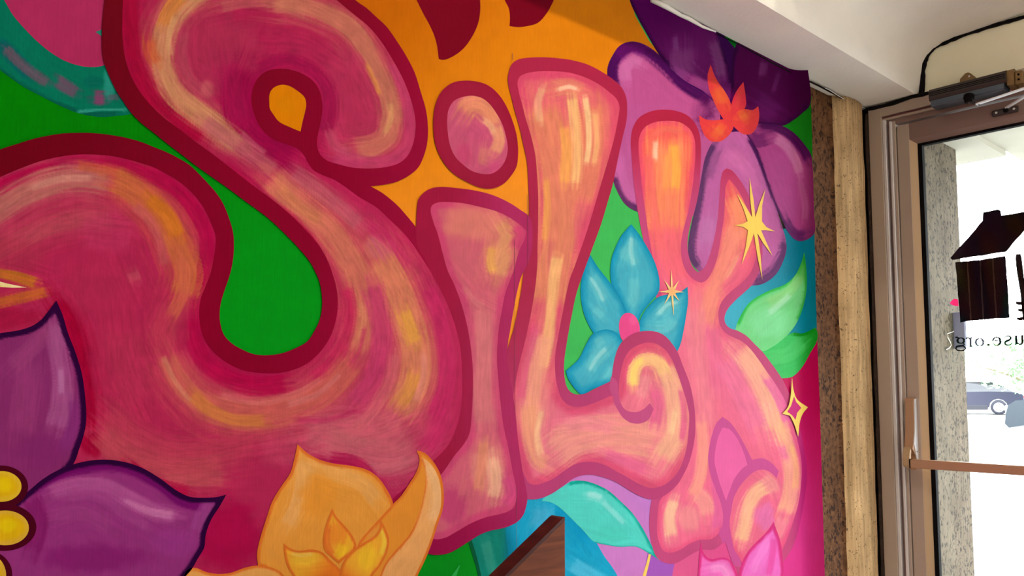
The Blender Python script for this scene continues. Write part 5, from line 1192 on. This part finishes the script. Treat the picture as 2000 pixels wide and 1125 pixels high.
paint('fill', sfill, (172, 34, 74), ls, L_S - 3,
      [('edge', 15, (160, 6, 60), .7, 16), ('lin', (330, 700), (860, 640), (192, 48, 90), .7), ('lin', (500, 400), (400, -20), (160, 26, 68), .9),
       # upper loop
       ('b', (420, 110), (110, 100), (164, 40, 74), .9), ('b', (690, 190), (90, 110), (172, 44, 80), .8), ('s', [(246, -40), (252, 60), (262, 120), (290, 178), (340, 225), (400, 268)], 14, (152, 4, 48), .9), ('s', [(486, 130), (470, 175), (474, 225), (500, 262), (540, 285), (585, 310)], 26, (146, 4, 62), .9), ('s', [(500, 135), (550, 118), (600, 132), (636, 170), (642, 220), (632, 262)], 12, (150, 12, 66), .8), ('s', [(440, 120), (452, 180), (470, 240)], 16, (152, 18, 68), .6),
       ('s', [(420, -30), (372, -8), (340, 25), (322, 65), (317, 110), (326, 150), (345, 185), (380, 215), (425, 250), (470, 285)], 17, (192, 128, 88), .9), ('s', [(352, -10), (330, 20), (318, 52)], 10, (196, 114, 46), .7), ('s', [(292, 75), (296, 105), (308, 125)], 9, (184, 80, 44), .7), ('s', [(340, 30), (330, 70), (333, 110)], 5, (206, 148, 100), .6), ('s', [(362, 60), (355, 105), (368, 150), (400, 185)], 9, (170, 66, 82), .6), ('b', (405, 175), (16, 20), (182, 84, 88), .7),
       ('s', [(395, 235), (440, 268), (490, 300), (540, 335)], 12, (180, 88, 96), .7), ('s', [(470, 258), (500, 285), (520, 300)], 5, (196, 112, 114), .5), ('s', [(430, 15), (480, 5), (540, 8), (600, 30)], 8, (176, 92, 84), .6), ('s', [(530, 2), (590, 10), (640, 28), (685, 55), (716, 95), (740, 140), (757, 185), (765, 225), (764, 250)], 15, (186, 106, 84), .9), ('s', [(715, 125), (730, 155), (742, 185)], 4, (204, 128, 66), .8), ('s', [(766, 235), (756, 268), (728, 286), (690, 292)], 15, (196, 108, 88), .85), ('s', [(762, 200), (764, 230), (752, 262)], 6, (206, 142, 92), .7),
       ('s', [(772, 120), (794, 175), (803, 235), (797, 290), (765, 315), (705, 318), (650, 306)], 11, (186, 58, 100), .7), ('s', [(540, 90), (590, 95), (640, 125)], 8, (160, 30, 72), .5), ('s', [(640, 250), (655, 285), (690, 300)], 10, (184, 74, 96), .6),
       # diagonal and right flank
       ('s', [(440, 335), (500, 380), (560, 425), (610, 475)], 10, (164, 4, 58), .7), ('s', [(525, 345), (560, 378), (600, 410), (640, 445), (672, 485), (694, 525), (706, 565), (712, 610), (706, 650), (690, 690)], 20, (202, 108, 86), .9), ('s', [(545, 365), (580, 400), (625, 432)], 8, (200, 120, 78), .6), ('s', [(705, 590), (712, 625), (705, 660)], 6, (212, 128, 92), .7), ('s', [(570, 335), (620, 370), (665, 405), (705, 440)], 12, (184, 88, 100), .65), ('b', (742, 485), (34, 26), (196, 92, 106), .8, 35), ('s', [(720, 440), (765, 480), (800, 520)], 8, (184, 40, 88), .6),
       ('s', [(740, 500), (765, 545), (785, 590), (800, 635), (812, 690), (812, 735), (796, 775), (770, 815)], 23, (212, 122, 88), .9), ('s', [(788, 605), (800, 640), (812, 672)], 10, (224, 152, 66), .9), ('s', [(812, 725), (800, 762), (780, 795)], 12, (216, 138, 66), .85), ('s', [(828, 690), (826, 740), (810, 785)], 7, (220, 130, 112), .7), ('s', [(725, 555), (740, 610), (745, 670), (728, 740), (690, 790)], 15, (192, 56, 98), .8), ('s', [(772, 690), (762, 745), (732, 800), (690, 845)], 9, (206, 96, 102), .7), ('s', [(836, 560), (862, 620), (874, 690), (870, 760), (850, 820)], 12, (194, 38, 92), .8),
       ('s', [(676, 560), (684, 600), (678, 650), (655, 700), (610, 742)], 10, (186, 32, 78), .8), ('s', [(712, 640), (700, 690), (665, 740)], 4, (186, 42, 88), .6),
       # swash under the green pocket
       ('s', [(375, 620), (378, 665), (400, 705), (440, 735), (500, 752), (560, 748)], 12, (170, 4, 62), .8), ('s', [(325, 690), (345, 735), (378, 775), (425, 802), (480, 812), (540, 805), (600, 785), (650, 752), (690, 705)], 20, (194, 88, 78), .9), ('s', [(372, 768), (410, 800), (455, 820), (520, 822)], 10, (198, 112, 58), .85), ('s', [(318, 695), (340, 742), (372, 785)], 5, (200, 118, 92), .8), ('s', [(430, 770), (500, 785), (570, 772), (630, 740)], 6, (206, 104, 98), .6), ('s', [(560, 790), (620, 770), (665, 730)], 6, (206, 110, 104), .7), ('b', (330, 640), (40, 60), (180, 56, 74), .6), ('b', (355, 655), (14, 40), (164, 24, 68), .6),
       # lower left loop
       ('s', [(-60, 392), (20, 356), (80, 332), (150, 318), (230, 324), (300, 345), (360, 390), (396, 450), (402, 500), (385, 560)], 10, (166, 4, 62), .8), ('s', [(-60, 440), (-5, 405), (45, 375), (105, 352), (165, 346), (220, 356)], 20, (180, 102, 92), .85), ('s', [(60, 368), (120, 350), (180, 348)], 6, (196, 128, 112), .6), ('s', [(150, 322), (210, 332), (255, 350)], 7, (188, 84, 56), .7), ('s', [(215, 350), (262, 372), (302, 405), (335, 450), (355, 495), (366, 535), (355, 580)], 19, (190, 96, 56), .9), ('s', [(290, 385), (325, 420), (348, 465)], 11, (198, 108, 32), .85), ('s', [(262, 400), (292, 430), (310, 470), (322, 520)], 8, (190, 84, 84), .7), ('s', [(355, 500), (360, 560), (335, 620)], 9, (196, 92, 68), .7),
       ('s', [(-20, 500), (40, 470), (100, 440), (170, 425), (225, 430)], 16, (176, 68, 80), .7), ('b', (210, 455), (60, 50), (176, 46, 84), .6), ('b', (30, 500), (60, 40), (160, 40, 66), .6), ('b', (200, 560), (70, 60), (172, 38, 74), .6), ('s', [(258, 530), (266, 550)], 8, (186, 72, 88), .7), ('s', [(240, 640), (250, 720), (280, 790)], 24, (176, 44, 76), .6),
       ('b', (15, 620), (60, 26), (152, 14, 52), .7), ('s', [(-10, 532), (30, 540), (72, 553)], 8, (184, 110, 28), .8), ('s', [(-10, 592), (40, 580), (92, 568)], 8, (184, 96, 34), .8), ('s', [(104, 590), (135, 640), (155, 720), (168, 790), (168, 840)], 15, (154, 0, 44), .85), ('b', (178, 870), (26, 26), (152, 0, 44), .9),
       ('s', [(190, 840), (235, 880), (300, 905), (380, 915), (440, 905)], 20, (182, 70, 78), .7), ('s', [(205, 800), (260, 850), (330, 880), (420, 880), (500, 865)], 16, (178, 54, 76), .6), ('s', [(320, 935), (380, 938), (440, 938)], 9, (190, 78, 84), .7), ('s', [(250, 905), (300, 945), (370, 965)], 10, (166, 10, 56), .8), ('b', (440, 1045), (80, 80), (166, 8, 64), .85), ('b', (560, 880), (60, 40), (190, 66, 92), .5),
       ('s', [(590, 848), (650, 838), (720, 838), (790, 812)], 24, (204, 92, 104), .7), ('s', [(630, 862), (700, 885), (770, 892), (820, 870)], 24, (198, 96, 104), .75), ('s', [(700, 920), (760, 915), (800, 900)], 9, (200, 98, 108), .5), ('s', [(640, 900), (700, 912), (745, 960)], 13, (172, 14, 70), .8), ('s', [(580, 822), (640, 820), (700, 800)], 6, (182, 34, 84), .5), ('s', [(830, 880), (850, 850), (868, 810)], 12, (194, 40, 92), .8)], spacing=11, sub=2, grain=.10, seed=35)
paint('counter', [(526, 202), (527, 182), (535, 171), (550, 165.5), (565, 168), (580, 177), (594, 189), (598, 202), (596, 217), (591, 237), (587, 257), (570, 250), (545, 237.5), (535, 225), (527, 212)], (210, 118, 0), ls, L_S - 2, [('b', (560, 205), (20, 20), (206, 122, 0), .6)], spacing=20, sub=1)
sf = [(-40, 548), (0, 550), (15, 554), (52, 561.5), (25, 562), (0, 560.5), (-40, 566)]
paint('spark', sf, (232, 206, 150), ls, L_S - 2, [('s', [(-30, 557), (20, 558)], 3, (226, 196, 60), .6)], smooth=False)

# ---- stars
def star(name, c, tips, rin, colr, layer, label, glow=None):
    pts = []
    tips = sorted(tips, key=lambda p: math.atan2(p[1] - c[1], p[0] - c[0]))
    n = len(tips)
    for i, t in enumerate(tips):
        a = math.atan2(t[1] - c[1], t[0] - c[0]); u = tips[(i + 1) % n]; b = math.atan2(u[1] - c[1], u[0] - c[0])
        if b < a: b += 2 * math.pi
        for (aa, f, w) in ((a, .45, -.30), (a, .45, .30)): pass
        L = math.hypot(t[0] - c[0], t[1] - c[1])
        ux, uy = math.cos(a), math.sin(a); nx, ny = -uy, ux
        wd = rin * .20
        pts.append((c[0] + ux * L * .55 - nx * wd, c[1] + uy * L * .55 - ny * wd))
        pts.append(t)
        pts.append((c[0] + ux * L * .55 + nx * wd, c[1] + uy * L * .55 + ny * wd))
        m = (a + b) / 2
        pts.append((c[0] + math.cos(m) * rin, c[1] + math.sin(m) * rin))
    return paint(name, pts, colr, mural, layer, [('b', c, (rin * 1.6, rin * 1.6), glow or colr, .9)], spacing=8, sub=1, smooth=False, label=label)
star('painted_star', (1474, 440), [(1464, 347), (1495, 369), (1514, 452), (1509, 500), (1489, 547), (1448, 518), (1434, 440), (1439, 378)], 16, (250, 208, 100), L_TOP, 'large yellow star over the arm of the K', (255, 216, 92))
star('painted_star', (1312.5, 569), [(1311, 526), (1326.5, 547), (1336, 570.5), (1327, 588), (1316, 617), (1297, 595), (1286, 570), (1296.5, 546)], 7, (248, 208, 136), L_TOP, 'small yellow star on the turquoise flower', (246, 176, 110))
dm = smooth_poly([(1547, 737), (1550, 762), (1557, 780), (1578, 795.5), (1568, 808), (1562, 825), (1559, 853), (1551, 828), (1543, 812), (1528, 808), (1539, 795), (1544, 775)], True, 4, 40)
paint('painted_star', dm, (250, 214, 104), mural, L_TOP, smooth=False, label='hollow four-pointed yellow star beside the column', spacing=6, sub=1)
paint('painted_star_centre', [(1551, 774), (1555, 785), (1565, 796.5), (1557, 806), (1554, 820), (1547, 811), (1537.5, 804), (1545, 793)], (206, 40, 122), mural, L_TOP + 1, smooth=False, spacing=6, sub=1)

# ---- orange flower at the foot of the S
of = group_part('painted_flower', 'orange flower at the foot of the S')
OE, OB = (220, 106, 36), (228, 146, 54)
paint('petal', [(581, 868), (590, 876), (602, 886), (625, 898), (650, 905), (687, 910), (715, 917), (737, 931), (755, 955), (768, 985), (760, 1040), (720, 1090), (700, 1180), (560, 1180), (520, 1112), (504, 1104), (502, 1084), (507, 1056), (520, 1014), (532, 979), (550, 949), (567, 924), (575, 896)], OB, of, L_TOP, [('edge', 5.5, OE, .95, 4), ('s', [(588, 895), (590, 940), (580, 985), (560, 1030)], 13, (232, 164, 96), .7), ('s', [(600, 905), (660, 925), (710, 945), (740, 980)], 13, (232, 162, 88), .7), ('b', (620, 970), (40, 50), (228, 140, 44), .7), ('b', (535, 1060), (20, 40), (226, 146, 60), .6)], spacing=13, sub=2, seed=71)
paint('petal', [(366, 1113), (376, 1109), (386, 1110), (402, 1117), (425, 1121), (450, 1119), (478, 1109), (505, 1104.5), (532, 1109), (552, 1121), (580, 1180), (580, 1280), (340, 1280), (350, 1160)], (232, 160, 80), of, L_TOP + 1, [('edge', 5, OE, .95, 4)], spacing=13, sub=2, seed=72)
paint('petal', [(814, 880), (824, 882), (834, 888), (850, 907), (862, 932), (867, 964), (865, 994), (855, 1024), (845, 1056), (832, 1090), (815, 1126), (790, 1190), (700, 1190), (690, 1110), (700, 1062), (722, 1034), (745, 1009), (767, 985), (783, 969), (800, 944), (815, 918), (819.5, 897)], (228, 138, 44), of, L_TOP + 1, [('edge', 4.5, OE, .95, 4), ('b', (735, 1050), (20, 26), (226, 142, 58), .7)], spacing=13, sub=2, seed=73)
paint('petal_fold', [(822, 893), (832, 898), (847, 914), (857, 936), (861.5, 964), (860, 994), (850, 1024), (840, 1056), (827, 1088), (811, 1124), (790, 1175), (728, 1175), (742, 1126), (752, 1101), (771, 1077), (801, 1042), (818, 1004), (828, 964), (831, 924)], (234, 160, 90), of, L_TOP + 2, [('s', [(824, 894), (832, 924), (829, 964), (819, 1004), (802, 1042), (772, 1077), (753, 1101), (742, 1128)], 3, OE, .95), ('s', [(836, 906), (852, 945), (854, 985), (845, 1020)], 9, (240, 180, 122), .7)], spacing=12, sub=2, seed=74)
for k, (pts, ops) in enumerate((
    ([(649, 993), (657, 1009), (675, 1029), (690, 1049), (696, 1067), (690, 1078), (672, 1092), (662, 1101), (648, 1089), (634, 1074), (631, 1056), (637, 1024), (643, 1008)], [('s', [(652, 1015), (660, 1040), (655, 1070)], 13, (232, 128, 40), .8), ('s', [(674, 1062), (668, 1078), (662, 1090)], 9, (238, 178, 36), .9), ('s', [(640, 1030), (638, 1060), (650, 1085)], 5, (226, 108, 40), .8)]),
    ([(554, 1061), (567, 1071), (585, 1075.5), (610, 1073), (630, 1079), (645, 1094), (661, 1109), (672, 1128), (668, 1190), (590, 1190), (572, 1126), (561, 1106), (555, 1081)], [('b', (598, 1092), (34, 16), (238, 176, 48), .9), ('lin', (600, 1098), (640, 1130), (228, 110, 32), .9), ('s', [(567, 1080), (585, 1085), (612, 1082)], 4, (240, 186, 90), .7)]),
    ([(743, 1014), (752, 1031), (760, 1054), (755, 1081), (742, 1106), (727, 1126), (705, 1190), (664, 1190), (662, 1130), (666, 1109), (676, 1089), (691, 1073), (712, 1059), (732, 1046), (741, 1032)], [('b', (718, 1090), (22, 32), (240, 180, 40), .9, 30), ('s', [(746, 1030), (752, 1055), (745, 1085)], 5, (242, 192, 60), .8), ('lin', (690, 1100), (664, 1130), (228, 108, 32), .95)]))):
    paint('inner_petal', pts, (236, 160, 44), of, L_TOP + 4 + (k == 2), ops + [('edge', 5, OE, .97, 3)], spacing=10, sub=2, seed=75 + k)

# ---- purple flower, lower left
pl = group_part('painted_flower', 'large purple flower with yellow stamens')
PE = (38, 0, 52)
paint('petal', [(110, 587), (116, 600), (123, 617), (132, 648), (147, 687), (160, 730), (167, 781), (168.5, 820), (164, 848), (155, 876), (144, 905), (120, 930), (60, 980), (-60, 1010), (-240, 1000), (-240, 700), (-60, 668), (0, 651), (37, 645), (62, 637), (80, 625), (95, 607)], (124, 40, 108), pl, L_TOP, [('edge', 11.5, PE, .98, 4), ('s', [(108, 625), (112, 680), (122, 740), (122, 790), (110, 840)], 15, (158, 84, 146), .7), ('s', [(95, 640), (60, 680), (20, 720)], 14, (146, 62, 122), .6), ('s', [(118, 720), (120, 770)], 5, (180, 120, 180), .6), ('s', [(60, 700), (50, 780), (40, 850)], 20, (142, 54, 118), .6), ('b', (80, 880), (50, 40), (118, 34, 106), .7), ('s', [(145, 780), (142, 830), (125, 880)], 9, (122, 40, 122), .6)], spacing=13, sub=2, seed=81)
paint('petal', [(442, 966), (425, 970.5), (400, 972), (370, 970), (345, 958), (312, 934), (280, 915), (250, 904), (215, 898), (185, 898.5), (150, 905), (112, 919), (82, 937), (52, 962), (0, 1000), (-240, 1020), (-240, 1300), (320, 1300), (350, 1150), (362, 1126), (373, 1114), (387, 1090), (399, 1069), (402, 1044), (412, 1016), (429, 989)], (136, 46, 122), pl, L_TOP + 1, [('edge', 10.5, PE, .98, 4), ('s', [(70, 955), (130, 920), (190, 908), (250, 914), (310, 945), (350, 972), (400, 985)], 10, (98, 4, 96), .85), ('s', [(95, 965), (150, 948), (205, 950), (255, 975), (300, 998), (345, 1008)], 12, (160, 76, 146), .85), ('s', [(240, 975), (290, 998), (340, 1007)], 7, (186, 112, 172), .8), ('s', [(130, 970), (190, 968), (240, 1000), (290, 1030)], 8, (150, 64, 136), .6), ('s', [(100, 1010), (160, 1000), (220, 1030)], 12, (144, 56, 128), .6), ('b', (180, 1090), (120, 30), (122, 26, 108), .8), ('b', (340, 1060), (50, 30), (142, 50, 136), .7), ('s', [(60, 970), (75, 1020), (60, 1080)], 14, (112, 16, 92), .6), ('s', [(420, 978), (400, 1000), (385, 1040)], 9, (150, 66, 146), .6)], spacing=13, sub=2, seed=82)
def ell(cx, cy, rx, ry, n=18, a0=0): return [(cx + rx * math.cos(2 * math.pi * k / n), cy + ry * math.sin(2 * math.pi * k / n)) for k in range(n)]
for k, (o_, i_) in enumerate((((2, 951, 53, 42), (3, 950, 39, 30)), ((8, 1030, 63, 46), (10, 1031, 46.5, 34)), ((-26, 1122, 50, 47), (-28, 1124, 40, 44)))):
    paint('stamen_rim', ell(*o_), (70, 4, 22), pl, L_TOP + 4 + k * 2, spacing=20)
    paint('stamen', ell(*i_), (214, 164, 14), pl, L_TOP + 5 + k * 2, [('edge', 8, (206, 156, 60) if k else (212, 170, 50), .7, 8), ('b', (i_[0] + 5, i_[1] - 4), (20, 16), (222, 186, 10), .8)], spacing=10, sub=1, seed=90 + k)

# hairline joints between the wall boards
M['seam'] = plain('board_joint', (84, 22, 40), .8)
for (a, b_, w) in (((1001, 104), (1001.5, 117), 1.0), ((1005, 470), (1006, 800), .55), ((1009, 950), (1009, 1080), .5), ((1030.5, 380), (1031.5, 520), .6)):
    pts = np.array([(a[0] - w / 2, a[1]), (a[0] + w / 2, a[1]), (b_[0] + w / 2, b_[1]), (b_[0] - w / 2, b_[1])])
    P = on_wall(pts, .0006 + .00007 * 34)
    o = obj('board_joint', mesh_from('board_joint', P, [(0, 1, 2, 3)]), M['seam'], mural); o.matrix_parent_inverse = MINV
